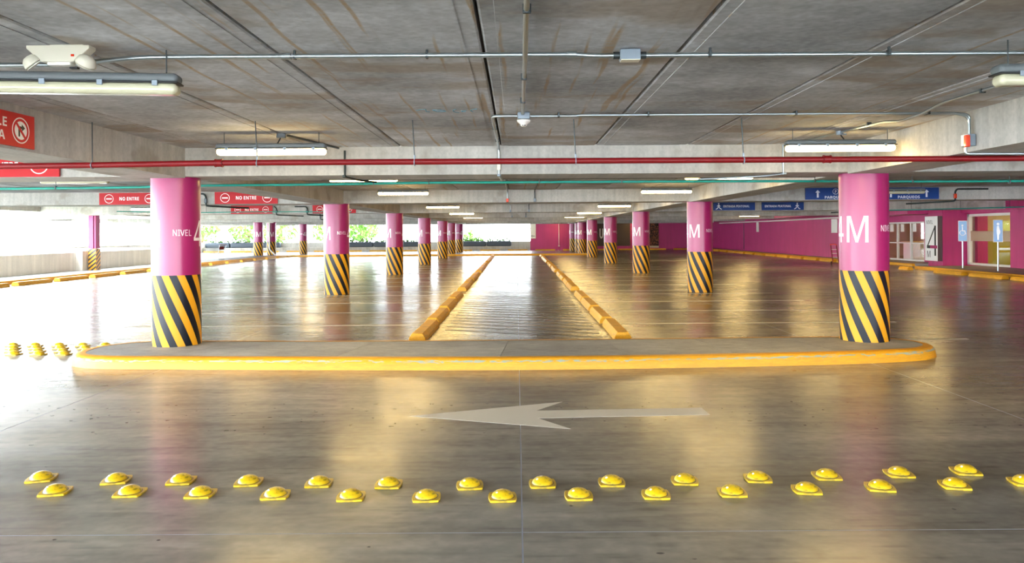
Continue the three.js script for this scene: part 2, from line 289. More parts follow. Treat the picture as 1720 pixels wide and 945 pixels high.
{
  const t = thing('kerb_far', 'low yellow kerb across the floor before the far aisle', undefined, [0, 0, 0], 0, undefined, 'structure');
  mesh('kerb', wuv(box(-17.6, 5.4, 0, .12, -56.0, -55.8), 1), M.yellow, t); mesh('paving', wuv(box(-17.6, 5.4, 0, .11, -57.2, -56.0), 3), M.slab, t);
}
{ // outside, far below the deck
  structure('ground_outside', 'pale ground outside, storeys below', box(-180, 180, -9.6, -9.5, -220, 80), std({ color: '#8f9482', roughness: .95 }));
}

// ───────────────────────── kerbed island ─────────────────────────
{
  const isl = thing('traffic_island', 'long low concrete island with scraped yellow kerb under two pillars', 'island');
  const out = [[-5.3, -9.45], [-4.2, -9.35], [-2.26, -9.24], [-.07, -9.17], [1.83, -9.23], [3.94, -9.4], [4.95, -9.58], [5.3, -9.72], [5.55, -9.98], [5.62, -10.3], [5.5, -10.62], [5.2, -10.86], [4.7, -10.98], [2.15, -10.93], [-.08, -10.88], [-2.62, -10.88], [-5.1, -10.98], [-5.55, -10.86], [-5.84, -10.5], [-5.88, -10.1], [-5.78, -9.76], [-5.6, -9.57]];
  const curve = new THREE.CatmullRomCurve3(out.map(([x, z]) => V(x, 0, z)), true, 'centripetal'), N = 240, c0 = curve.getSpacedPoints(N).slice(0, N);
  const L = curve.getLength(), nrm = c0.map((p, i) => { const a = c0[(i + 1) % N], b = c0[(i + N - 1) % N]; return V(-(a.z - b.z), 0, a.x - b.x).normalize(); });
  if (nrm[20].z < 0) nrm.forEach((n) => n.negate());          // outwards (towards the viewer along the front)
  const prof = [[0, 0], [-.008, .035], [-.016, .07], [-.026, .1], [-.045, .126], [-.075, .139], [-.11, .142], [-.16, .142]], len = [0]; for (let k = 1; k < prof.length; k++) len.push(len[k - 1] + Math.hypot(prof[k][0] - prof[k - 1][0], prof[k][1] - prof[k - 1][1]));
  const pos = [], uv = [], idx = [], W = prof.length;
  for (let i = 0; i <= N; i++) for (let k = 0; k < W; k++) { const p = c0[i % N], n = nrm[i % N]; pos.push(p.x + n.x * prof[k][0], prof[k][1], p.z + n.z * prof[k][0]); uv.push(i / N * 4, len[k] / len[W - 1]); }
  for (let i = 0; i < N; i++) for (let k = 0; k + 1 < W; k++) { const a = i * W + k, b = a + W; idx.push(a, b, a + 1, b, b + 1, a + 1); }
  const g = new THREE.BufferGeometry(); g.setAttribute('position', new THREE.Float32BufferAttribute(pos, 3)); g.setAttribute('uv', new THREE.Float32BufferAttribute(uv, 2)); g.setIndex(idx); g.computeVertexNormals();
  if (g.attributes.normal.getY(W - 1) < 0) { for (let i = 0; i < idx.length; i += 3) [idx[i], idx[i + 1]] = [idx[i + 1], idx[i]]; g.setIndex(idx); g.computeVertexNormals(); }
  mesh('kerb', g, M.kerb, isl);
  // paving bays inside the kerb, with sawn joints between them
  const inner = c0.map((p, i) => [p.x - nrm[i].x * .158, p.z - nrm[i].z * .158]);
  const cuts = [[-7, -7], [-4.1, -4.35], [-2.0, -2.3], [-.12, -.22], [1.18, 1.42], [2.5, 2.75], [3.85, 4.1], [7, 7]];   // x at the back, x at the front
  const side = (p, c) => { const t = (p[1] + 10.8) / 1.5; return p[0] - (c[0] + (c[1] - c[0]) * t); };
  const clip = (poly, c, keep) => { const o = []; poly.forEach((p, i) => { const q = poly[(i + 1) % poly.length], a = keep * side(p, c), b = keep * side(q, c); if (a >= 0) o.push(p); if (a * b < 0) { const t = a / (a - b); o.push([p[0] + (q[0] - p[0]) * t, p[1] + (q[1] - p[1]) * t]); } }); return o; };
  for (let i = 0; i + 1 < cuts.length; i++) {
    const poly = clip(clip(inner, cuts[i].map((v) => v + .003), 1), cuts[i + 1].map((v) => v - .003), -1);
    mesh('paving_bay', wuv(extrude(poly.map(([x, z]) => [x, -z]), .139).rotateX(-Math.PI / 2), 3, .2 * i, .37 * i), M.slab, isl);
  }
}

// ───────────────────────── pillars ─────────────────────────
const PR = .35, STRIPE = 1.115;
const pillarTex = canvasTex(2048, 1298, (c, w, h) => {
  c.fillStyle = '#98195c'; c.fillRect(0, 0, w, h);
  const deg = w / 360, px = h / 1.395, Y = (y) => (2.51 - y) * px;
  for (const s of [0, 180]) {
    const draw = (o) => { const x = (d) => (d + s + o) * deg;
      fitText(c, 'NIVEL', x(15), Y(1.742), 46 * deg, .085 * px, '200px sans-serif', '#e8e4ea');
      fitText(c, '4', x(67), Y(1.872), 36 * deg, .365 * px, '400px sans-serif', '#f2f0f2');
      fitText(c, 'M', x(107), Y(1.872), 66 * deg, .365 * px, '400px sans-serif', '#f2f0f2'); };
    draw(0); if (s) draw(-360);
  }
});
const stripeTex = canvasTex(1024, 512, (c, w, h) => {
  c.fillStyle = '#d8991d'; c.fillRect(0, 0, w, h);
  c.fillStyle = '#0b101c'; const per = w / 10, shift = .46 * STRIPE / 2.199 * w;
  for (let i = -6; i < 12; i++) { const x = i * per + 20; c.beginPath(); c.moveTo(x, 0); c.lineTo(x + per * .5, 0); c.lineTo(x + per * .5 + shift, h); c.lineTo(x + shift, h); c.closePath(); c.fill(); }
}, true);
M.pillar = phys({ map: pillarTex, roughness: .36, clearcoat: .2, clearcoatRoughness: .2 });
M.stripe = phys({ map: stripeTex, roughness: .42, specularIntensity: .6 });
function tubeBetween(y0, y1, v, PR) {                       // pillar skin from y0 to y1, v maps a height to the texture
  const g = new THREE.CylinderGeometry(PR, PR, y1 - y0, 48, 1, false).translate(0, (y0 + y1) / 2, 0), p = g.attributes.position, uv = g.attributes.uv;
  for (let i = 0; i < p.count; i++) uv.setY(i, v(p.getY(i))); return g;
}
function pillar(x, z, y0, y1, label, group, turn = 0, r = PR) {
  const t = thing('pillar', label, 'pillar', [x, 0, z], turn, group);
  mesh('shaft', tubeBetween(STRIPE, y1, (y) => (y - STRIPE) / 1.395, r), M.pillar, t);
  mesh('striped_base', tubeBetween(y0, STRIPE, (y) => y / STRIPE, r), M.stripe, t);
  return t;
}
const ordinal = ['standing on the kerbed island', 'second from the island', 'third from the island', 'fourth from the island', 'fifth from the island', 'sixth from the island'];
const zs = [-10.6, -21.04, -31.0, -41.1, -51.1, -61.1];
for (const s of [-1, 1]) zs.forEach((z, i) => {
  const x = s * (i === 0 ? (s < 0 ? 4.79 : 4.88) : i === 5 ? 5.3 : s < 0 ? 5.03 : 5.11);
  pillar(x, z, i ? 0 : .139, i === 0 ? 2.467 : 2.507, `pink round pillar with black and yellow striped foot, ${s < 0 ? 'parapet' : 'pink wall'} side row, ${ordinal[i]}`, 'lettered pink pillars in two rows', 0, i ? PR : .324);
});
pillar(-5.12, -67, 0, 2.85, 'pink striped pillar just beyond the sixth in the parapet side row', 'lettered pink pillars in two rows', -.9);
pillar(5.38, -65.5, 0, 2.85, 'pink striped pillar close behind the sixth in the pink wall side row', 'lettered pink pillars in two rows');
pillar(5.2, -69.6, 0, 2.85, 'last pink striped pillar before the crimson end wall', 'lettered pink pillars in two rows', -.9);
pillar(-19.0, -55.4, 0, 2.7, 'pink striped pillar beside the shopping cart, near the parapet planters', 'pillars by the parapet', 1.1);
pillar(-18.85, -57.9, 0, 2.7, 'pink striped pillar with a white drain pipe running down it', 'pillars by the parapet', 1.1);
pillar(-18.3, -64.6, 0, 2.7, 'pink striped pillar between far planters, near the parapet corner', 'pillars by the parapet', -.9);
{ // white drain pipe on the second of them
  const t = thing('drain_pipe', 'white plastic drain pipe on a pink striped pillar', 'pipe');
  mesh('pipe', pipe([[-18.85, 2.55, -57.45], [-18.85, .55, -57.45], [-18.35, .05, -57.35]], .055, .12), M.white, t);
  mesh('top_box', rbox(.6, .14, .12, .02, -18.85, 2.62, -57.45), M.white, t);
}
{ // slim square pillar in the parapet
  const t = thing('square_pillar', 'slim square pink pillar with striped foot beside the parapet pier', 'pillar', [-18.95, 0, -33.8]);
  const tex = canvasTex(256, 512, (c, w, h) => { c.fillStyle = '#d8991d'; c.fillRect(0, 0, w, h); c.fillStyle = '#141c2c'; for (let i = -3; i < 9; i++) { const y = i * 100; c.beginPath(); c.moveTo(0, y + 150); c.lineTo(w, y); c.lineTo(w, y + 48); c.lineTo(0, y + 198); c.fill(); } });
  mesh('shaft', rbox(.34, 1.58, .34, .012, 0, 1.88, 0), std({ color: '#98195c', roughness: .45 }), t);
  mesh('striped_base', new THREE.BoxGeometry(.35, .96, .35).translate(0, .605, 0), phys({ map: tex, roughness: .4 }), t);
  mesh('cable_conduit', rod([.06, 1.1, .19], [.06, 2.66, .19], .02), std({ color: '#8c2a63', roughness: .5 }), t);
}

// ───────────────────────── lamps ─────────────────────────
function fluorescent([x, y, z], lit, label, group, turn = 0, drop = CEIL - y) {
  const t = thing('fluorescent_lamp', label, 'lamp', [x, y, z], turn, group);
  const shell = mesh('housing', rbox(1.27, .06, .125, .028, 0, .032, 0, 3), M.housing, t);
  mesh('gasket', rbox(1.275, .012, .13, .006, 0, .002, 0, 1), M.black, t);
  if (lit) mesh('diffuser', rbox(1.255, .075, .118, .034, 0, -.034, 0, 4), M.lamp, t);
  else {
    mesh('diffuser', rbox(1.255, .075, .118, .034, 0, -.034, 0, 4), M.clearDiff, t);
    mesh('tube', rod([-.55, -.025, 0], [.55, -.025, 0], .013), M.white, t);
  }
  for (const k of [-.5, -.17, .17, .5]) mesh('clip', rbox(.035, .035, .012, .004, k, -.004, .066), M.boxGrey, shell);
  if (drop > .12) for (const k of [-.55, .55]) mesh('hanger_rod', rod([k, .06, 0], [k, drop, 0], .004, 6), M.darkSteel, t);
  if (lit) {
    const l = new THREE.RectAreaLight(LAMP_COLOR, LAMP_POWER, 1.15, .1); l.position.set(0, -.08, 0); l.rotation.x = -Math.PI / 2; l.castShadow = true; t.add(l);
  }
  return t;
}
const LY = 2.707;
const lampWhere = ['before the island beam', 'past the island beam', 'before the second beam', 'past the second beam', 'before the third beam', 'past the third beam', 'before the fourth beam', 'past the fourth beam', 'before the fifth beam', 'past the fifth beam', 'before the sixth beam'];
[-8.75, -14.0, -18.9, -24.0, -29.0, -34.0, -39.0, -44.0, -49.0, -54.0, -59.0].forEach((z, i) => {
  for (const [x, n] of [[-2.84, 'parapet'], [3.76, 'pink wall']])
    fluorescent([x, i ? LY : 2.66, z], true, `lit warm batten hung ${lampWhere[i]}, ${n} side of the central lane`, 'lit battens over the central bay');
});
fluorescent([-2.78, 2.632, -4.76], false, 'unlit fluorescent batten hung below the twin-head emergency light', undefined, .11);
fluorescent([3.62, 2.632, -4.7], false, 'unlit fluorescent batten hung beside the pale steel conduit over the near aisle');
// side bays
[[-8.4, -23.5], [-14.2, -29], [-9, -33.6], [-15.4, -42.2], [-12.5, -44], [-11.5, -54]].forEach(([x, z]) => fluorescent([x, LY, z], true, 'lit warm fluorescent batten in the bay beside the parapet', 'lit battens in the parapet bay'));
[[16.3, -31.8], [15.0, -48.6], [9.6, -23.5], [12.8, -23.5], [9.6, -33.6], [12.8, -33.6], [9.6, -43.7], [12.8, -43.7], [12, -53.6], [16.6, -21.0], [11, -9]].forEach(([x, z], i) => fluorescent([x, i === 0 ? 2.72 : LY, z], true, i === 0 ? 'lit batten by the entrance glowing on the pink bulkhead' : 'lit warm fluorescent batten in the bay beside the pink wall', i ? 'lit battens in the pink wall bay' : undefined));
fluorescent([-8.2, LY, -14], false, 'unlit batten past the island beam in the parapet bay');
fluorescent([9.6, 2.655, -18.9], false, 'unlit batten hanging in front of the blue parking sign');
[[3.9, -71.2], [11.2, -71.2]].forEach(([x, z]) => fluorescent([x, 2.6, z], true, 'lit batten hung close to the crimson end wall', 'lit battens at the end wall'));

// ───────────────────────── yellow road bumps ─────────────────────────
const bumpPlate = (() => { const s = new THREE.Shape(), a = .076, m = .086; s.moveTo(-a, -a); s.quadraticCurveTo(0, -m - .004, a, -a); s.quadraticCurveTo(m + .012, 0, a, a); s.quadraticCurveTo(0, m + .004, -a, a); s.quadraticCurveTo(-m - .012, 0, -a, -a);
  return new THREE.ExtrudeGeometry(s, { depth: .008, bevelEnabled: true, bevelSize: .003, bevelThickness: .003, bevelSegments: 2, curveSegments: 6 }).rotateX(-Math.PI / 2).translate(0, .003, 0); })();
const bumpDome = new THREE.LatheGeometry([[.071, .012], [.068, .022], [.06, .034], [.046, .045], [.028, .052], [.012, .055], [0, .0555]].map(([x, y]) => new THREE.Vector2(x, y)), 24);
const bumpGroove = new THREE.TorusGeometry(.073, .0022, 6, 24).rotateX(Math.PI / 2).translate(0, .0135, 0);
function bump(x, z, label, group, turn) {
  const t = thing('road_bump', label, 'road bump', [x, 0, z], turn, group);
  mesh('base_plate', bumpPlate, M.bump, t); mesh('dome', bumpDome, M.bump, t); mesh('groove', bumpGroove, M.darkSteel, t);
  const r = mesh('reflector', new THREE.SphereGeometry(.0085, 10, 6).scale(1, .8, .6), M.bumpGlass, t); r.position.set(-.036, .046, .026);
  return t;
}
const rowA = [[-3.01, -4.74], [-2.51, -4.71], [-2.04, -4.68], [-1.55, -4.65], [-1.06, -4.61], [-.58, -4.59], [-.1, -4.58], [.38, -4.6], [.87, -4.61], [1.36, -4.64], [1.85, -4.68], [2.34, -4.72], [2.84, -4.75], [3.33, -4.8]];
const rowB = [[-3.27, -5.01], [-2.73, -4.96], [-2.28, -4.94], [-1.81, -4.9], [-1.33, -4.87], [-.86, -4.84], [-.32, -4.81], [.16, -4.83], [.62, -4.85], [1.11, -4.87], [1.61, -4.91], [2.09, -4.95], [2.6, -4.99], [3.08, -5.03]];
const TURN = .05;
for (const [x, z] of rowA) bump(x, z - .16, 'domed yellow road bump in the row farther from the arrow across the near aisle', 'road bumps, row farther from the arrow', (rnd() - .5) * .16 - x * TURN);
for (const [x, z] of rowB) bump(x, z - .16, 'domed yellow road bump in the row nearer the arrow across the near aisle', 'road bumps, row nearer the arrow', (rnd() - .5) * .16 - x * TURN);
for (const [x, z] of [[-7.66, -11.34], [-7.47, -11.06], [-7.27, -10.76], [-7.09, -10.51], [-7.31, -11.32], [-7.12, -11.05], [-6.91, -10.75], [-6.73, -10.49], [-6.94, -11.31], [-6.75, -11.03], [-6.54, -10.73], [-6.37, -10.48], [-6.57, -11.29], [-6.38, -11.02], [-6.19, -10.72], [-6.23, -11.29]])
  bump(x, z - .1, 'domed yellow road bump in the cluster beyond the rounded island end', 'road bumps beyond the island end', (rnd() - .5) * .1);

// ───────────────────────── wheel stops ─────────────────────────
function stopGeo(len) {
  const g = extrude([[-.125, 0], [.125, 0], [.118, .055], [.075, .115], [-.075, .115], [-.118, .055]], len - .02, .01); g.translate(0, .0, .01 - len);
  const p = g.attributes.position; for (let i = 0; i < p.count; i++) if (p.getY(i) < 0) p.setY(i, 0);
  g.computeVertexNormals(); return wuv(g, 1.3);
}
const stopLane = stopGeo(1.9), stopSide = stopGeo(1.85);
const stop = (g, x, z, label, group, turn = 0) => { const m = tag(mesh('wheel_stop', g, M.yellow), label, 'wheel stop', group); m.position.set(x, 0, z); m.rotation.y = turn; return m; };
for (const [s, n] of [[-1, 'parapet'], [1, 'pink wall']]) for (let b = 0; b < 5; b++) for (let k = 0; k < 4; k++) {
  const z = -11.62 - b * 10.05 - k * 2.2; if (z < -53.5) continue;
  const f = (-z - 11.62) / 42; stop(stopLane, s < 0 ? -1.55 - .16 * f : 1.63 + .14 * f, z + (rnd() - .5) * .06, `yellow concrete wheel stop edging the central lane, ${n} side`, `wheel stops edging the central lane, ${n} side`, (rnd() - .5) * .03);
}
for (let z = -18.4; z > -56; z -= 2.3) stop(stopSide, -16.85, z, 'yellow wheel stop before the parapet walkway', 'wheel stops along the parapet');
for (let z = -16.2; z > -29; z -= 2.3) stop(stopSide, 16.45, z, 'yellow wheel stop before the shop window walkway', 'wheel stops before the shop window');
stop(stopGeo(.75), 16.55, -31.7, 'short yellow wheel stop at the walkway corner by the level sign');
for (let z = -38.2; z > -66; z -= 2.3) stop(stopSide, 17.1, z, 'yellow wheel stop along the foot of the pink side wall', 'wheel stops along the pink wall');
for (let x = -28.6; x < 16; x += 2.6) stop(stopSide, x + 1, -70.9, 'yellow wheel stop in front of the far wall', 'wheel stops at the far wall', Math.PI / 2);

// ───────────────────────── floor markings ─────────────────────────
function paint(points, h = .0012) { return wuv(extrude(points.map(([x, z]) => [x, -z]), h).rotateX(-Math.PI / 2), 3); }
tag(mesh('direction_arrow', paint([[-1.0, -6.89], [.18, -6.78 + .04 - .0], [.45, -6.4], [.18, -6.78], [1.75, -6.87], [1.74, -7.14], [.17, -7.07], [.44, -7.43], [-1.0, -6.89]].filter((p, i) => i !== 1 && i !== 8)), M.arrow), 'white painted direction arrow on the near aisle floor', 'arrow');
for (const [s, n] of [[-1, 'parapet'], [1, 'pink wall']]) for (let b = 0; b < 4; b++) for (let k = 0; k < 5; k++) {
  const z = -11.5 - b * 10.05 - k * 2.2; if (k === 4 && b > 0) continue;
  tag(mesh('stall_line', paint(s < 0 ? [[-7.2, z], [-1.95, z], [-1.95, z - .1], [-7.2, z - .1]] : [[1.95, z], [6.9, z], [6.9, z - .1], [1.95, z - .1]]), M.lineWhite), `white painted parking stall line on the ${n} side of the central lane`, 'floor line', `stall lines, ${n} side`);
}
{
  const t = thing('hatched_marking', 'faded slanting hatch stripes on the central lane floor', 'floor marking');
  for (let i = 0; i < 16; i++) { const z = -11.9 - i * .47; mesh('stripe', paint([[-1.25, z - 1.05], [1.35, z], [1.35, z - .16], [-1.25, z - 1.22]].map(([x, q]) => [x, Math.min(q, -11.1)])), M.hatch, t); }
}

// ───────────────────────── pipes and conduits under the ceiling ─────────────────────────
{ // blue chalk scrawl on a plank
  const t = thing('chalk_scrawl', 'faint blue chalk scrawl on the ceiling plank before the island beam', 'scrawl');
  const strokes = [[[-0.96, -7.24], [-0.91, -7.19], [-0.86, -7.17], [-0.87, -7.31], [-0.84, -7.33]], [[-0.8, -7.22], [-0.77, -7.31], [-0.72, -7.33], [-0.68, -7.3], [-0.7, -7.24], [-0.75, -7.21], [-0.8, -7.22]], [[-0.57, -7.17], [-0.6, -7.22], [-0.61, -7.3], [-0.59, -7.36], [-0.56, -7.39]], [[-0.48, -7.26], [-0.53, -7.29], [-0.52, -7.33], [-0.49, -7.34]], [[-0.37, -7.17], [-0.42, -7.21], [-0.44, -7.27], [-0.42, -7.35]]];
  for (const st of strokes) mesh('stroke', st.slice(1).map((p, i) => rod([st[i][0], CEIL, st[i][1]], [p[0], CEIL, p[1]], .0045, 6)), std({ color: '#5f97ab', roughness: .9 }), t);
}
const sleeve = (a, b, r) => rod(a, b, r, 12);
{ // steel conduit across the near aisle
  const t = thing('conduit', 'steel conduit across the ceiling with a grey pull box', 'conduit');
  const y = 2.803, z = -4.84;
  mesh('tube', pipe([[-6, 2.79, -4.95], [-2.95, 2.79, -4.95], [-2.4, 2.81, z], [.36, 2.81, z], [.5, 2.8, z], [.64, 2.806, z - .02], [4.5, 2.81, z - .04]], .0165, .12), M.steel, t);
  for (const x of [-1.42, -.57, 1.25, 2.4, 3.9]) mesh('clamp', [rbox(.016, .04, .04, .004, x, 2.81, z - .005), rbox(.016, .022, .016, .004, x, 2.838, z - .005)], M.darkSteel, t);
  for (const x of [.33, -1.5]) mesh('coupling', sleeve([x, 2.81, z], [x + .06, 2.81, z], .022), M.steel, t);
  for (const [a, b] of [[.63, .672], [.798, .84]]) mesh('connector', sleeve([a, 2.806, z - .02], [b, 2.806, z - .02], .024), M.darkSteel, t);
  const b = mesh('pull_box', rbox(.13, .068, .07, .004, .735, 2.806, z - .012), M.boxGrey, t);
  mesh('lid', rbox(.122, .006, .075, .002, .735, 2.769, z - .006), M.ivory, b);
}
{ // conduit along the middle, to the smoke detector
  const t = thing('conduit', 'steel conduit along the ceiling to the smoke detector box', 'conduit');
  mesh('tube', pipe([[.058, 2.822, -1.2], [.058, 2.822, -4.3], [.06, 2.76, -4.75], [.06, 2.76, -4.95], [.062, 2.822, -5.35], [.066, 2.822, -7.3]], .0165, .15), M.steel, t);
  for (const z of [-3.9, -5.6, -6.6]) mesh('clamp', rbox(.045, .05, .022, .004, .06, 2.826, z), M.darkSteel, t);
}
{
  const t = thing('smoke_detector', 'white domed smoke detector on a steel ceiling box', 'smoke detector', [.075, 2.8, -7.4]);
  mesh('back_box', rbox(.12, .07, .11, .012, 0, .012, 0), M.boxGrey, t);
  mesh('body', new THREE.LatheGeometry([[0, -.09], [.02, -.09], [.03, -.082], [.036, -.066], [.06, -.05], [.066, -.036], [.066, -.024], [0, -.024]].map(([x, y]) => new THREE.Vector2(x, y)), 24), M.white, t);
  mesh('slot', [box(-.018, -.004, -.084, -.078, .02, .034), box(.004, .018, -.084, -.078, .02, .034)], M.black, t);
}
{ // twin conduits to the alarm box on the girder
  const t = thing('conduit', 'pair of steel conduits running to the red alarm beacon on the girder', 'conduit');
  const z = -7.44;
  mesh('tube', pipe([[.14, 2.818, z], [4.38, 2.818, z], [4.475, 2.8, z], [4.475, 2.615, z]], .0145, .16), M.steel, t);
  mesh('tube', pipe([[.6, 2.818, z + .036], [4.3, 2.818, z + .036], [4.45, 2.78, z + .036], [4.45, 2.615, z + .036]], .0125, .2), M.steel, t);
  for (const x of [.42, 1.3, 2.75, 4.05]) mesh('clamp', rbox(.02, .045, .09, .004, x, 2.825, z + .015), M.darkSteel, t);
  mesh('tube', pipe([[4.47, 2.485, z - .06], [4.47, 2.425, z - .06], [5.3, 2.42, z - .06]], .0145, .05), M.steel, t);
}
{
  const t = thing('alarm_beacon', 'red alarm beacon with grey back box on the girder side', 'alarm', [4.455, 2.55, -7.43]);
  mesh('back_box', rbox(.08, .12, .12, .01, .01, 0, -.01), M.boxGrey, t); mesh('lens', rbox(.045, .12, .05, .012, -.04, -.012, .05), M.redLens, t); mesh('face_plate', rbox(.02, .11, .09, .004, -.035, 0, 0), M.white, t);
}
{ // conduit from the detector over the middle beams
  const t = thing('conduit', 'steel conduit turning from the detector and stepping down the island beam', 'conduit');
  const x = -.235;
  mesh('tube', pipe([[.012, 2.818, -7.42], [x, 2.818, -7.42], [x, 2.818, -10.22], [x, 2.75, -10.235], [x, 2.47, -10.235]], .0155, .09), M.steel, t);
  mesh('condulet', rbox(.055, .13, .05, .015, x, 2.585, -10.23), M.ivory, t);
  for (const z of [-8.3, -9.4]) mesh('clamp', rbox(.05, .04, .022, .004, x, 2.825, z), M.darkSteel, t);
}
{
  const t = thing('conduit', 'short steel conduit under the island beam near mid span, rising behind it', 'conduit');
  mesh('tube', rod([-.235, 2.449, -10.24], [-.215, 2.449, -11.2], .0155), M.steel, t); mesh('elbow', rbox(.05, .034, .06, .012, -.235, 2.449, -10.21), M.boxGrey, t);
}
for (const [x, mat, n] of [[-.25, M.steel, 'parapet'], [.5, M.darkSteel, 'pink wall']]) for (const [i, zf, zb] of [[3, -20.66, -21.5], [4, -30.62, -31.45], [5, -40.75, -41.6]]) {
  const t = thing('conduit', `conduit stepping down the ${['', '', '', 'second', 'third', 'fourth'][i]} beam near mid span, ${n} side of the lane`, 'conduit');
  mesh('tube', pipe([[x, 2.825, zf + 6], [x, 2.825, zf + .02], [x, 2.53, zf + .02]], .017, .06), mat, t);
  mesh('condulet', rbox(.07, .1, .06, .015, x, 2.56, zf + .034), i === 3 && x < 0 ? M.redLens : M.boxGrey, t);
}
{ // pale conduit along the lamp row over the near aisle
  const t = thing('conduit', 'pale steel conduit kinked along the ceiling to the batten junction box', 'conduit');
  mesh('tube', pipe([[3.9, 2.83, -5.05], [3.9, 2.83, -6.9], [3.9, 2.78, -7.3], [3.87, 2.765, -7.6], [3.86, 2.81, -7.9], [3.82, 2.825, -8.75], [3.72, 2.832, -10.2]], .0135, .1), M.steel, t);
  mesh('junction_box', [cyl(.042, .045, 3.8, 2.815, -8.86, 16), rbox(.1, .02, .03, .004, 3.83, 2.8, -8.86)], M.boxGrey, t);
  mesh('flex_drop', rod([3.81, 2.8, -8.86], [3.84, 2.7, -8.78], .008), M.darkSteel, t);
  for (const z of [-5.2, -6.3, -8.2]) mesh('clamp', rbox(.05, .036, .02, .004, 3.9 - (z < -8 ? .06 : 0), 2.828, z), M.darkSteel, t);
}
{ // dark conduit on the other lamp row
  const t = thing('conduit', 'dark conduit with round junction box above the batten, parapet side', 'conduit');
  mesh('tube', rod([-2.7, 2.835, -8.9], [-2.42, 2.835, -10.26], .013), M.darkSteel, t);
  mesh('junction_box', cyl(.055, .05, -2.76, 2.825, -8.86, 16), M.housing, t); mesh('flex_drop', rod([-2.77, 2.8, -8.86], [-2.8, 2.69, -8.78], .008), M.darkSteel, t);
  mesh('tube', rod([-2.33, 2.8, -10.24], [-2.33, 2.46, -10.24], .014), M.blackSteel, t);
}
{
  const t = thing('conduit', 'black conduit running back under the island beam, parapet side', 'conduit');
  mesh('tube', pipe([[-2.33, 2.447, -10.24], [-2.3, 2.447, -10.9], [-2.1, 2.44, -11.3]], .014, .05), M.blackSteel, t); mesh('elbow', rbox(.05, .036, .06, .012, -2.33, 2.447, -10.21), M.blackSteel, t);
}
{
  const t = thing('conduit', 'steel conduit bending under the island beam, pink wall side', 'conduit');
  mesh('tube', pipe([[3.63, 2.449, -10.24], [3.55, 2.449, -10.6], [2.95, 2.447, -11.1], [2.7, 2.447, -11.2]], .014, .06), M.steel, t); mesh('elbow', rbox(.05, .034, .06, .012, 3.63, 2.449, -10.21), M.boxGrey, t);
  const d = thing('conduit', 'steel conduit dropping down the island beam face by the lit batten, pink wall side', 'conduit'); mesh('tube', rod([3.63, 2.84, -10.243], [3.63, 2.467, -10.243], .014), M.steel, d); mesh('clamp', rbox(.05, .02, .02, .004, 3.63, 2.6, -10.245), M.boxGrey, d);
}
{ // long conduit behind the island beam
  const t = thing('conduit', 'long grey conduit with pull box just behind the island beam', 'conduit');
  mesh('tube', pipe([[-3.2, 2.535, -11.3], [-.4, 2.535, -11.3], [.2, 2.525, -11.3], [1.2, 2.54, -11.3], [4.6, 2.535, -11.3]], .016, .2), M.steel, t);
  mesh('tube', rod([-3, 2.5, -11.6], [4.6, 2.5, -11.6], .01), M.darkSteel, t);
  mesh('pull_box', rbox(.1, .05, .06, .008, .48, 2.535, -11.3), M.boxGrey, t);
  for (const x of [-2, -1.35, -.1, .35, .85, 1.9, 2.6]) mesh('clamp', rbox(.02, .045, .04, .004, x, 2.54, -11.3), M.darkSteel, t);
  for (const x of [-1.9, 1.4]) mesh('bracket', box(x, x + .02, 2.55, 2.849, -11.32, -11.28), M.darkSteel, t);
}
{ // red sprinkler main
  const t = thing('sprinkler_pipe', 'red sprinkler main hung across the hall before the island beam', 'pipe');
  const y = 2.405, z = -7.86, r = .031;
  mesh('tube', pipe([[-14, 2.36, z], [-4.6, 2.4, z], [-3.1, y + .012, z], [12.5, y, z]], r, .4, 16), M.red, t);
  for (const x of [-3.1, 3.24]) mesh('coupling', [sleeve([x - .035, y + .01, z], [x + .035, y + .01, z], r + .008), sleeve([x - .04, y + .01, z], [x - .03, y + .01, z], r + .013), sleeve([x + .03, y + .01, z], [x + .04, y + .01, z], r + .013)], M.red, t);
  for (const x of [-2.7, -1.06, .62, 2.37]) { mesh('hanger_rod', rod([x, y + .03, z], [x - .02, CEIL, z], .006, 8), M.darkSteel, t); mesh('ring', [new THREE.TorusGeometry(r + .005, .005, 6, 20).rotateY(Math.PI / 2).translate(x, y + .005, z), rbox(.018, .05, .022, .004, x, y + .055, z)], M.boxGrey, t); }
  mesh('hanger_rod', rod([-4.42, 2.43, z], [-4.42, CEIL, z], .006, 8), M.darkSteel, t); mesh('ring', new THREE.TorusGeometry(r + .005, .005, 6, 20).rotateY(Math.PI / 2).translate(-4.42, 2.401, z), M.boxGrey, t);
}
{ // green water pipe
  const t = thing('water_pipe', 'teal green water pipe hung across the hall behind the island beam', 'pipe');
  const z = -11.62, g = pipe([[-12, 2.39, z], [-8, 2.398, z], [-6, 2.405, z], [-4.8, 2.43, z], [-3, 2.432, z], [-1.6, 2.45, z], [1, 2.447, z], [3.9, 2.44, z], [6, 2.42, z], [10, 2.41, z]], .019, .8, 12);
  mesh('tube', g, M.teal, t);
  for (const x of [-7.1, -5.5, -2.2, -1.35, .35, 1.62, 4.6, 6.1, 7.6]) mesh('hanger', [rbox(.018, .05, .05, .004, x, 2.45 - Math.max(0, Math.abs(x) - 4) * .013, z), rod([x, 2.45, z], [x, 2.85, z], .005, 6)], M.darkSteel, t);
}
{
  const t = thing('water_pipe', 'teal green water pipe hung across the bay by the entrance', 'pipe');
  mesh('tube', pipe([[13.2, 2.4, -27.5], [15, 2.42, -27.5], [16.6, 2.46, -27.5], [19.8, 2.52, -27.5]], .022, .6, 12), M.teal, t);
  for (const x of [14.4, 16.2, 18]) mesh('hanger', rod([x, 2.45, -27.5], [x, 2.85, -27.5], .006, 6), M.darkSteel, t);
}
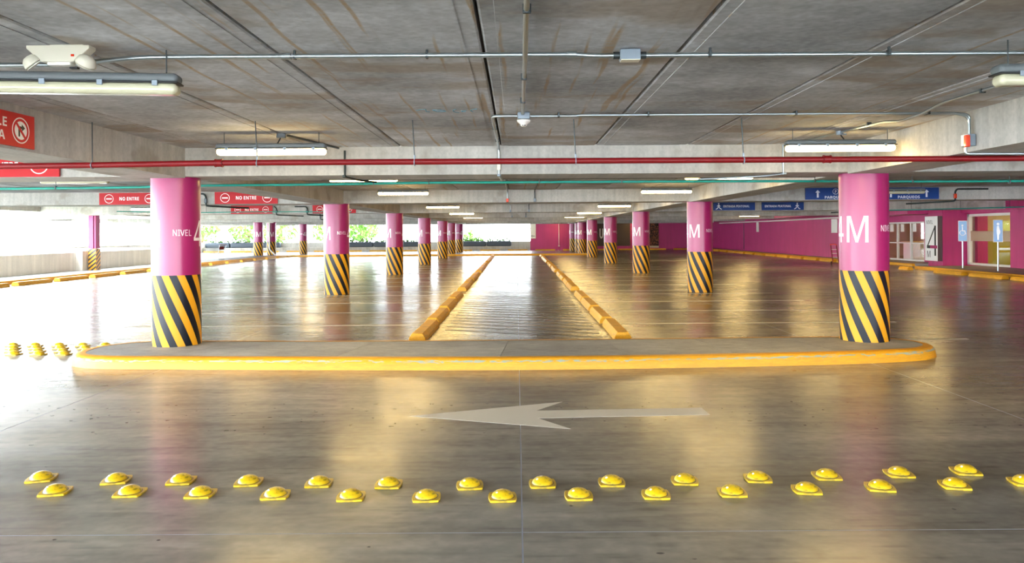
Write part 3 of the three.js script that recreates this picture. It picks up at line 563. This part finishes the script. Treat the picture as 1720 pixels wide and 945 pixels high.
{
  const t = thing('water_pipe', 'thin teal pipe under the edge beam of the open side', 'pipe');
  mesh('tube', pipe([[-13, 2.45, -24.5], [-11, 2.42, -25.5], [-9, 2.44, -25.5], [-5.6, 2.42, -25.5]], .016, .6, 10), M.teal, t);
  for (const x of [-10.5, -8, -6]) mesh('hanger', rod([x, 2.44, -25.5], [x, 2.85, -25.5], .006, 6), M.darkSteel, t);
}
for (const [x, zf, n, lead] of [[-8.5, -20.66, 'second', .9], [-9.75, -30.62, 'third', .1], [-8.5, -30.62, 'third', .5], [-10.6, -40.75, 'fourth', .9], [12.0, -20.66, 'second', .9], [14.0, -30.62, 'third', .9]]) {
  const t = thing('conduit', `dark conduit stepping over the ${n} beam in the ${x < 0 ? 'parapet' : 'pink wall'} bay${x === -8.5 && n === 'third' ? ', nearer the pillars' : ''}`, 'conduit'), s = x < 0 ? 1 : -1;
  mesh('tube', pipe([[x - s * lead, 2.79, zf + .04], [x - s * .06, 2.79, zf + .04], [x, 2.72, zf + .04], [x, 2.47, zf + .04], [x + s * .1, 2.455, zf + .04], [x + s * .8, 2.43, zf - 1]], .024, .1), M.blackSteel, t);
  mesh('condulet', rbox(.07, .13, .06, .012, x, 2.6, zf + .045), x === 12.0 ? M.redLens : M.darkSteel, t);
}
{
  const t = thing('drain_pipe', 'white pipe along the top of the pink side wall', 'pipe');
  mesh('tube', pipe([[18.3, 2.42, -41.7], [18.3, 2.4, -52], [18.3, 2.42, -68]], .05, .5, 10), M.white, t);
  for (const z of [-45, -50, -55, -60]) mesh('clamp', rbox(.06, .12, .05, .01, 18.34, 2.4, z), M.boxGrey, t);
}
{ // emergency light
  const t = thing('emergency_light', 'ivory twin-head emergency light under the ceiling', 'emergency light', [-2.845, 2.79, -4.72]);
  mesh('body', extrude([[-.19, .06], [.19, .06], [.19, .045], [.1, -.035], [-.1, -.035], [-.19, .045]], .07, .006).translate(0, 0, -.035), M.ivory, t);
  mesh('indicator', rbox(.02, .014, .006, .002, .095, -.003, .043), M.redLens, t);
  mesh('lower_cover', rbox(.15, .025, .06, .01, 0, -.048, 0), M.white, t);
  for (const s of [-1, 1]) {
    const h = mesh('lamp_head', new THREE.LatheGeometry([[0, .05], [.03, .046], [.05, .03], [.062, 0], [.064, -.012], [0, -.012]].map(([x, y]) => new THREE.Vector2(x, y)), 20).scale(1, 1, .8), M.ivory, t); h.position.set(s * .165, -.045, .02); h.rotation.set(.5, 0, s * -.55);
    mesh('lens', cyl(.058, .006, 0, -.015, 0, 20).scale(1, 1, .8), M.lens, h);
  }
  mesh('bracket', rbox(.05, .012, .03, .004, .1, -.08, .03), M.black, t);
}

// ───────────────────────── signs ─────────────────────────
function board(name, label, [w, h, d], tex, [x, y, z], turn, group, edge = M.white, rough = .3) {
  const t = thing(name, label, 'sign', [x, y, z], turn, group);
  mesh('panel', rbox(w, h, d, Math.min(.006, d * .4), 0, 0, -d / 2 - .001), edge, t);
  mesh('face', new THREE.PlaneGeometry(w - .004, h - .004), phys({ map: tex, roughness: Math.max(rough, .45), specularIntensity: .5 }), t);
  return t;
}
const noEntry = (c, x, y, r) => { c.strokeStyle = c.fillStyle = '#f4f0ee'; c.lineWidth = r * .12; c.beginPath(); c.arc(x, y, r * .93, 0, 7); c.stroke(); c.fillRect(x - r * .62, y - r * .14, r * 1.24, r * .28); };
const noEntreTex = canvasTex(1024, 200, (c, w, h) => { c.fillStyle = '#b80d1b'; c.fillRect(0, 0, w, h); noEntry(c, 168, 100, 78); noEntry(c, w - 168, 100, 78); fitText(c, 'NO ENTRE', 340, 70, 345, 58, 'bold 120px sans-serif', '#f7f3f1'); });
const redEdge = std({ color: '#b01520', roughness: .4 });
board('no_entry_sign', 'red no entry sign on the island beam, behind the sprinkler main', [1.66, .31, .03], noEntreTex, [-7.03, 2.625, -10.22], 0, undefined, redEdge);
board('no_entry_sign', 'red no entry sign on the second beam, farther from the pillars', [1.64, .32, .03], noEntreTex, [-10.6, 2.67, -20.62], 0, undefined, redEdge);
board('no_entry_sign', 'red no entry sign on the second beam, nearer the pillars', [1.72, .33, .03], noEntreTex, [-7.4, 2.675, -20.62], 0, undefined, redEdge);
board('no_entry_sign', 'red no entry sign on the third beam, farther from the pillars', [1.69, .33, .03], noEntreTex, [-10.75, 2.68, -30.58], 0, undefined, redEdge, .16);
board('no_entry_sign', 'red no entry sign on the third beam, nearer the pillars', [1.76, .33, .03], noEntreTex, [-7.4, 2.68, -30.58], 0, undefined, redEdge);
{ // no right turn, on the girder side
  const tex = canvasTex(1024, 184, (c, w, h) => {
    c.fillStyle = '#c81a22'; c.fillRect(0, 0, w, h);
    fitText(c, 'DOBLE', 545, 34, 255, 50, 'bold 120px sans-serif', '#f1e9e4'); fitText(c, 'DERECHA', 430, 106, 350, 50, 'bold 120px sans-serif', '#f1e9e4');
    const x = 908, y = 92, cream = '#f1e9e4', redc = '#c81a22', dark = '#3b352b'; const disc = (r, f) => { c.fillStyle = f; c.beginPath(); c.arc(x, y, r, 0, 7); c.fill(); };
    disc(72, cream); disc(65, redc); disc(51, cream);
    c.strokeStyle = dark; c.lineWidth = 14; c.beginPath(); c.moveTo(x - 13, y + 34); c.lineTo(x - 13, y - 16); c.lineTo(x + 9, y - 16); c.stroke(); c.fillStyle = dark; c.beginPath(); c.moveTo(x + 8, y - 36); c.lineTo(x + 36, y - 16); c.lineTo(x + 8, y + 4); c.fill();
    c.strokeStyle = redc; c.lineWidth = 16; c.beginPath(); c.moveTo(x - 38, y - 40); c.lineTo(x + 38, y + 40); c.stroke();
  });
  board('no_turn_sign', 'red no right turn sign on the side of the near girder', [1.7, .305, .02], tex, [-4.485, 2.622, -6.17], Math.PI / 2, undefined, redEdge);
}
const arrowUp = (c, x, y, s) => { c.beginPath(); c.moveTo(x, y - s); c.lineTo(x + s * .62, y - s * .3); c.lineTo(x + s * .24, y - s * .3); c.lineTo(x + s * .24, y + s); c.lineTo(x - s * .24, y + s); c.lineTo(x - s * .24, y - s * .3); c.lineTo(x - s * .62, y - s * .3); c.fill(); };
const parkTex = canvasTex(1024, 200, (c, w, h) => { c.fillStyle = '#123a80'; c.fillRect(0, 0, w, h); c.fillStyle = '#dfe4ef'; arrowUp(c, 210, 100, 66); arrowUp(c, w - 210, 100, 66); c.strokeStyle = '#dfe4ef'; c.lineWidth = 8; c.beginPath(); c.arc(w / 2, 64, 46, 0, 7); c.stroke(); fitText(c, 'P', w / 2 - 18, 38, 38, 54, 'bold 120px sans-serif', '#dfe4ef'); fitText(c, 'PARQUEOS', w / 2 - 190, 138, 380, 48, 'bold 120px sans-serif', '#dfe4ef'); });
const walker = (c, x, y, s) => { c.fillStyle = c.strokeStyle = '#e4e9f2'; c.beginPath(); c.arc(x, y - s * .75, s * .2, 0, 7); c.fill(); c.lineWidth = s * .22; c.lineCap = 'round'; c.beginPath(); c.moveTo(x, y - s * .45); c.lineTo(x, y + s * .1); c.lineTo(x - s * .45, y + s * .7); c.moveTo(x, y + s * .1); c.lineTo(x + s * .45, y + s * .7); c.moveTo(x - s * .4, y - s * .02); c.lineTo(x, y - s * .35); c.lineTo(x + s * .4, y - s * .02); c.moveTo(x - s * .8, y + s * .85); c.lineTo(x - s * .35, y + s * .62); c.moveTo(x + s * .8, y + s * .85); c.lineTo(x + s * .35, y + s * .62); c.stroke(); };
const pedTex = (right) => canvasTex(1024, 200, (c, w, h) => { c.fillStyle = '#123a80'; c.fillRect(0, 0, w, h); walker(c, right ? w - 160 : 130, 100, 84); fitText(c, 'ENTRADA PEATONAL', right ? 70 : 240, 74, 650, 56, 'bold 120px sans-serif', '#e4e9f2'); });
const blueEdge = std({ color: '#15356f', roughness: .4 });
board('parking_sign', 'blue parking direction sign on the second beam, nearer the pillars', [1.66, .32, .03], parkTex, [8.73, 2.685, -20.62], 0, undefined, blueEdge);
board('parking_sign', 'blue parking direction sign on the second beam, behind an unlit batten', [1.66, .32, .03], parkTex, [10.73, 2.68, -20.62], 0, undefined, blueEdge);
board('pedestrian_sign', 'blue pedestrian entrance sign with walker figure beside the pillars', [1.69, .335, .03], pedTex(false), [8.83, 2.695, -30.58], 0, undefined, blueEdge);
board('pedestrian_sign', 'blue pedestrian entrance sign with walker figure at the outer end', [1.71, .335, .03], pedTex(true), [10.8, 2.69, -30.58], 0, undefined, blueEdge);
{ // level sign, a shallow box on the pier facing across the hall
  const tex = canvasTex(420, 1024, (c, w, h) => {
    c.fillStyle = '#e6e9ec'; c.fillRect(0, 0, w, h);
    fitText(c, 'NIVEL', 45, 90, 220, 85, '160px sans-serif', '#3a3d40'); fitText(c, 'M', 60, 795, 135, 150, '300px sans-serif', '#33363a');
    c.strokeStyle = '#15171a'; c.lineWidth = 54; c.beginPath(); c.moveTo(340, 215); c.lineTo(340, 905); c.stroke(); c.lineWidth = 32; c.beginPath(); c.moveTo(340, 225); c.lineTo(85, 690); c.stroke(); c.fillStyle = '#15171a'; c.fillRect(66, 668, 130, 70); c.fillStyle = '#98195c'; c.fillRect(170, 668, 235, 70);
  });
  const t = board('level_sign', 'tall white level four sign on the square pink pier', [1.05, 2.02, .22], tex, [18.83, 1.29, -34.25], -Math.PI / 2, undefined, std({ color: '#5a4a50', roughness: .5 }));
}
function postSign(name, label, x, z, draw) {
  const t = thing(name, label, 'sign', [x, .125, z], -.42);
  mesh('post', cyl(.03, 1.1, 0, .55, 0, 12), M.steel, t); mesh('plate', rbox(.32, .84, .02, .05, 0, 1.5, .03, 3), M.white, t);
  mesh('face', new THREE.PlaneGeometry(.29, .8).translate(0, 1.5, .0415), phys({ map: canvasTex(200, 512, draw), roughness: .25 }), t);
}
postSign('reserved_post_sign', 'blue wheelchair parking sign on a steel post by the pier', 18.1, -30.6, (c, w, h) => { c.fillStyle = '#5f9bd3'; c.fillRect(0, 0, w, h); c.strokeStyle = c.fillStyle = '#eef6fb'; c.beginPath(); c.arc(92, 110, 24, 0, 7); c.fill(); c.lineWidth = 22; c.beginPath(); c.moveTo(92, 140); c.lineTo(96, 250); c.lineTo(150, 250); c.lineTo(168, 340); c.stroke(); c.lineWidth = 16; c.beginPath(); c.arc(96, 300, 66, .2, 4.4); c.stroke(); });
postSign('expectant_post_sign', 'blue expectant mother parking sign on a steel post by the shop window', 18.0, -28.2, (c, w, h) => { c.fillStyle = '#4f86c2'; c.fillRect(0, 0, w, h); c.fillStyle = '#eef6fb'; c.beginPath(); c.arc(98, 90, 30, 0, 7); c.fill(); c.beginPath(); c.moveTo(78, 130); c.quadraticCurveTo(60, 250, 76, 350); c.lineTo(82, 470); c.lineTo(118, 470); c.lineTo(122, 350); c.quadraticCurveTo(170, 290, 134, 220); c.quadraticCurveTo(126, 160, 116, 130); c.fill(); });
// posters on the end wall and notices on the side wall
board('poster', 'dark brown poster with a white capital letter on the crimson end wall', [3.4, 2.3, .04], canvasTex(512, 340, (c, w, h) => { c.fillStyle = '#4a3a2e'; c.fillRect(0, 0, w, h); fitText(c, 'U', 60, 90, 70, 140, 'bold 160px sans-serif', '#e8e0d2'); c.strokeStyle = '#8a7a66'; c.lineWidth = 5; c.beginPath(); c.arc(190, 250, 44, .4, 2.6); c.stroke(); }), [9.2, 1.5, ZF + .05], 0);
board('poster', 'coffee bean photograph poster on the crimson end wall', [1.6, 2.5, .04], canvasTex(320, 512, (c, w, h) => { let s = 77; const q = () => (s = (s * 16807) % 2147483647) / 2147483647; c.fillStyle = '#2a1710'; c.fillRect(0, 0, w, h); for (let i = 0; i < 260; i++) { const k = q(); c.fillStyle = `rgb(${70 + 80 * k | 0},${42 + 48 * k | 0},${28 + 30 * k | 0})`; c.beginPath(); c.ellipse(q() * w, q() * h * .94, 20, 13, q() * 3, 0, 7); c.fill(); c.strokeStyle = '#20120c'; c.lineWidth = 3; c.stroke(); } c.fillStyle = '#cbb79a'; c.fillRect(0, h * .93, w, h * .07); }), [12.85, 1.42, ZF + .05], 0);
board('notice_board', 'white notice panel at the edge of the far opening', [.5, 1.55, .04], canvasTex(128, 400, (c, w, h) => { c.fillStyle = '#e9e6da'; c.fillRect(0, 0, w, h); c.strokeStyle = '#2c2c2c'; c.lineWidth = 9; c.beginPath(); c.arc(40, 340, 18, 0, 7); c.stroke(); c.fillStyle = '#2c2c2c'; c.fillRect(66, 334, 42, 12); }), [1.58, 1.9, ZF + .05], 0);
board('notice_board', 'small white notice on the pink side wall beside a thin conduit', [.55, .75, .03], canvasTex(64, 64, (c, w, h) => { c.fillStyle = '#eef0ea'; c.fillRect(0, 0, w, h); }), [18.36, 2.0, -57.5], -Math.PI / 2);
board('notice_board', 'square white notice on the pink side wall near the bulkhead', [.8, .8, .03], canvasTex(64, 64, (c, w, h) => { c.fillStyle = '#eef0ea'; c.fillRect(0, 0, w, h); }), [18.36, 1.95, -43.6], -Math.PI / 2);
tag(mesh('wall_conduit', rod([18.37, .25, -61], [18.37, 2.4, -61], .025), M.housing), 'thin grey conduit down the pink side wall', 'conduit');
tag(mesh('wall_conduit', [rod([4.05, .45, ZF + .05], [4.05, 2.6, ZF + .05], .03), rbox(.14, .14, .06, .01, 4.05, .4, ZF + .05)], M.white), 'white conduit with outlet box down the crimson end wall', 'conduit');

// ───────────────────────── glazed entrance and shop window ─────────────────────────
{
  const d = thing('door_1', 'white framed glass entrance doors in the pink wall', undefined, [0, 0, 0], 0, undefined, 'structure'), x = 20.08;
  for (const z of [-41.0, -39.7, -38.35, -37.05]) mesh('mullion', box(x - .05, x + .05, .12, 2.1, z - .045, z + .045), M.frame, d);
  mesh('head', box(x - .06, x + .06, 2.02, 2.1, -41.05, -37), M.frame, d); mesh('sill', box(x - .06, x + .06, .12, .2, -41.05, -37), M.frame, d);
  mesh('rail', box(x - .03, x + .03, 1.0, 1.05, -41, -37.05), M.frame, d);
  for (const [a, b] of [[-41, -39.7], [-39.7, -38.35], [-38.35, -37.05]]) mesh('pane', box(x - .005, x + .005, .2, 2.02, a + .045, b - .045), M.glass, d);
  for (const z of [-40.3, -39.2, -38.0]) tag(mesh('door_notice', box(x - .03, x - .012, 1.6, 2.0, z - .16, z + .16), M.white), 'white notice stuck to the entrance glass', 'notice', 'notices on the entrance glass');
  const w = thing('window_1', 'large shop window with pale frame in the pink wall', undefined, [0, 0, 0], 0, undefined, 'structure'), X = 20.16;
  mesh('frame', [box(X - .07, X + .07, 2.26, 2.37, -33.6, -30.7), box(X - .07, X + .07, .13, .22, -33.6, -30.7), box(X - .07, X + .07, .13, 2.37, -33.62, -33.46)], M.frame, w);
  mesh('pane', box(X - .005, X + .005, .22, 2.26, -33.46, -30.7), M.glass, w);
  mesh('frosted_band', box(X - .012, X - .007, 1.18, 1.62, -33.46, -30.72), phys({ color: '#cdb9a0', roughness: .7, transmission: .35, thickness: 0 }), w);
  for (const [x2, z2] of [[22.4, -39], [22.4, -41.5], [22.3, -29.5], [22.3, -32.0]]) fluorescent([x2, 2.55, z2], true, x2 > 22.35 ? 'lit batten inside the lobby behind the entrance glass' : 'lit batten inside the corridor behind the shop window', x2 > 22.35 ? 'lobby battens' : 'corridor battens', Math.PI / 2, .1);
  // what stands in the lobby
  const cn = thing('counter', 'pale wooden counter inside the lobby behind the entrance glass', 'counter', [21.3, .12, -40.2]); mesh('top', rbox(.7, .06, 1.9, .01, 0, .92, 0), M.wood, cn); mesh('front', rbox(.5, .9, 1.7, .01, 0, .45, 0), M.white, cn);
  const lf = thing('leaf_sculpture', 'tall green leaf decoration with a yellow rib behind the entrance glass', 'decoration', [22.6, .12, -38.9], -.5);
  mesh('blade', extrude([[0, .2], [.22, .7], [.24, 1.2], [0, 1.9], [-.24, 1.2], [-.22, .7]], .04, .01), std({ color: '#4f8a3a', roughness: .5 }), lf); mesh('rib', pipe([[.02, 0, .06], [.05, .8, .06], [.1, 1.4, .06], [.02, 1.8, .06]], .035, .2), std({ color: '#e8e23a', roughness: .4 }), lf); mesh('foot', cyl(.2, .03, 0, .015, .02, 20), M.frame, lf);
  const ch = thing('kiddie_ride', 'red and yellow ride on a black stand behind the entrance glass', 'ride', [22.0, .12, -37.6]); mesh('seat', rbox(.5, .25, .7, .08, 0, .95, 0), M.red, ch); mesh('canopy', rbox(.55, .12, .75, .05, 0, 1.15, 0), std({ color: '#eec21c', roughness: .4 }), ch); mesh('wheel', [new THREE.TorusGeometry(.22, .05, 8, 20).rotateY(Math.PI / 2).translate(-.25, .6, -.2), new THREE.TorusGeometry(.22, .05, 8, 20).rotateY(Math.PI / 2).translate(-.25, .6, .35)], M.black, ch); mesh('stand', rbox(.3, .5, .5, .03, 0, .25, 0), M.black, ch);
  const sh = thing('display_shelf', 'white stacked display shelf in the corridor behind the shop window', 'shelf', [23.4, .12, -31.2]); for (let k = 0; k < 5; k++) mesh('shelf', rbox(.6, .1, 1.1, .01, 0, .2 + .22 * k, 0), M.white, sh); for (const k of [-.5, .5]) mesh('upright', box(-.28, .28, 0, 1.2, k - .02, k + .02), M.frame, sh);
}

// ───────────────────────── carts ─────────────────────────
{
  const t = thing('shopping_cart', 'chrome shopping cart with red trim parked near the parapet', 'cart', [-18.6, 0, -46.6], 1.2);
  const wires = [], N = 9;
  for (let i = 0; i <= N; i++) { const k = i / N, y = .5 + .5 * k; wires.push(rod([-.24 - .04 * k, y, -.42 - .06 * k], [.24 + .04 * k, y, -.42 - .06 * k], .006, 6), rod([-.24 - .04 * k, y, .4 + .1 * k], [.24 + .04 * k, y, .4 + .1 * k], .006, 6), rod([-.24 - .04 * k, y, -.42 - .06 * k], [-.24 - .04 * k, y, .4 + .1 * k], .006, 6), rod([.24 + .04 * k, y, -.42 - .06 * k], [.24 + .04 * k, y, .4 + .1 * k], .006, 6)); }
  for (let i = 0; i <= 10; i++) { const z = -.42 + .082 * i; wires.push(rod([-.24, .5, z], [-.28, 1, z * 1.16], .005, 6), rod([.24, .5, z], [.28, 1, z * 1.16], .005, 6), rod([-.24, .5, z], [.24, .5, z], .005, 6)); }
  mesh('basket', wires, M.darkSteel, t);
  mesh('frame', [pipe([[-.22, .12, -.4], [-.22, .14, .45], [-.24, .5, .4], [-.28, 1.05, .55]], .016, .08), pipe([[.22, .12, -.4], [.22, .14, .45], [.24, .5, .4], [.28, 1.05, .55]], .016, .08), rod([-.22, .13, -.38], [.22, .13, -.38], .014), rod([-.22, .14, .4], [.22, .14, .4], .014), rod([-.24, .5, -.42], [-.22, .12, -.35], .014), rod([.24, .5, -.42], [.22, .12, -.35], .014)], M.steel, t);
  mesh('handle', rod([-.3, 1.05, .56], [.3, 1.05, .56], .02), M.red, t); mesh('seat_flap', rbox(.44, .2, .02, .008, 0, .86, .42), M.red, t);
  for (const [x, z] of [[-.22, -.38], [.22, -.38], [-.22, .42], [.22, .42]]) mesh('wheel', cyl(.06, .03, 0, 0, 0, 14).rotateZ(Math.PI / 2).translate(x, .06, z), M.black, t);
}
{
  const t = thing('hand_truck', 'red folding hand truck leaning by the pink wall walkway', 'hand truck', [15.5, 0, -36.6], -.6); t.scale.setScalar(.76);
  mesh('rail', rod([-.2, .25, 0], [-.36, 1.25, -.2], .03), M.red, t); mesh('rail', rod([.14, .25, 0], [-.02, 1.25, -.2], .03), M.red, t);
  for (const k of [.25, .5, .75]) mesh('crossbar', rod([-.2 - .16 * k, .25 + k, -.2 * k], [.14 - .16 * k, .25 + k, -.2 * k], .018), M.ivory, t);
  mesh('handle', pipe([[-.36, 1.25, -.2], [-.4, 1.33, -.24], [-.06, 1.33, -.24], [-.02, 1.25, -.2]], .028, .06), M.redLens, t);
  mesh('toe_plate', rbox(.5, .02, .3, .006, -.03, .1, .14), M.red, t); mesh('axle', rod([-.3, .13, -.06], [.26, .13, -.06], .015), M.darkSteel, t);
  for (const x of [-.3, .26]) mesh('wheel', new THREE.TorusGeometry(.09, .04, 8, 20).rotateY(Math.PI / 2).translate(x, .13, -.06), M.black, t);
  mesh('lower_frame', [rod([-.2, .25, 0], [-.3, .13, -.06], .02), rod([.14, .25, 0], [.26, .13, -.06], .02), rod([-.2, .25, 0], [-.2, .1, .14], .02), rod([.14, .25, 0], [.14, .1, .14], .02)], M.red, t);
}

// ───────────────────────── planters and trees ─────────────────────────
function leaves(n, place, size) {
  const pos = [], nor = [];
  const a = V(0, 0, 0), b = V(0, 0, 0), c = V(0, 0, 0), q = new THREE.Quaternion(), e = new THREE.Euler();
  for (let i = 0; i < n; i++) {
    const p = place(i); e.set(rnd() * 6.3, rnd() * 6.3, rnd() * 6.3); q.setFromEuler(e); const s = size * (.6 + .8 * rnd());
    const pts = [[0, -.5, 0], [.28, -.05, .06], [0, .5, .0], [-.28, -.05, .06]].map(([x, y, z]) => V(x * s, y * s, z * s).applyQuaternion(q).add(p));
    for (const [u, v, w] of [[0, 1, 2], [0, 2, 3]]) { a.copy(pts[u]); b.copy(pts[v]); c.copy(pts[w]); const f = b.clone().sub(a).cross(c.clone().sub(a)).normalize(); for (const k of [a, b, c]) { pos.push(k.x, k.y, k.z); nor.push(f.x, f.y, f.z); } }
  }
  const g = new THREE.BufferGeometry(); g.setAttribute('position', new THREE.Float32BufferAttribute(pos, 3)); g.setAttribute('normal', new THREE.Float32BufferAttribute(nor, 3)); g.setAttribute('uv', new THREE.Float32BufferAttribute(new Float32Array(pos.length / 3 * 2), 2)); return g;
}
const planterGeo = (() => { const s = new RoundedBoxGeometry(2.35, .5, .5, 4, .12); return s; })();
for (const [x] of [[-28.6], [-26.2], [-23.8], [-17.3], [-14.9], [-12.5], [-10.1], [-4.1], [-1.7]]) {
  const t = thing('planter', 'dark slate planter box of low greenery on the far parapet', 'planter', [x, .66, ZF + .3], 0, 'planters on the far parapet');
  mesh('box', planterGeo, M.planter, t);
  const f = mesh('greenery', leaves(190, () => V((rnd() - .5) * 2.2, .26 + rnd() * rnd() * .5, (rnd() - .5) * .22), .2), M.leaf, t); f.userData.kind = 'stuff';
}
for (const [x, z, h, r, n] of [[-33.5, -94, 11.6, 2.4, 420], [-29, -92, 11.2, 2.2, 300], [-18.6, -90, 11.6, 2.1, 520], [-38.5, -92, 11.8, 2.2, 360], [-24, -95, 11.4, 1.8, 260], [-5.5, -90, 10.2, 1.4, 160]]) {
  const t = thing('tree', 'sunlit green tree outside beyond the far parapet', 'tree', [x, -9.5, z], 0, 'trees outside beyond the far parapet');
  mesh('trunk', pipe([[0, 0, 0], [.2, h * .4, .1], [0, h * .8, 0], [.1, h, 0]], .22, 1, 10), M.bark, t);
  mesh('crown', leaves(n, () => { const u = rnd() * 6.283, v = Math.acos(2 * rnd() - 1), k = Math.cbrt(rnd()) * r; return V(Math.sin(v) * Math.cos(u) * k, h + .2 + Math.cos(v) * k * .75, Math.sin(v) * Math.sin(u) * k); }, .62), M.leaf, t).userData.kind = 'stuff';
}
renderer.render(scene, camera);
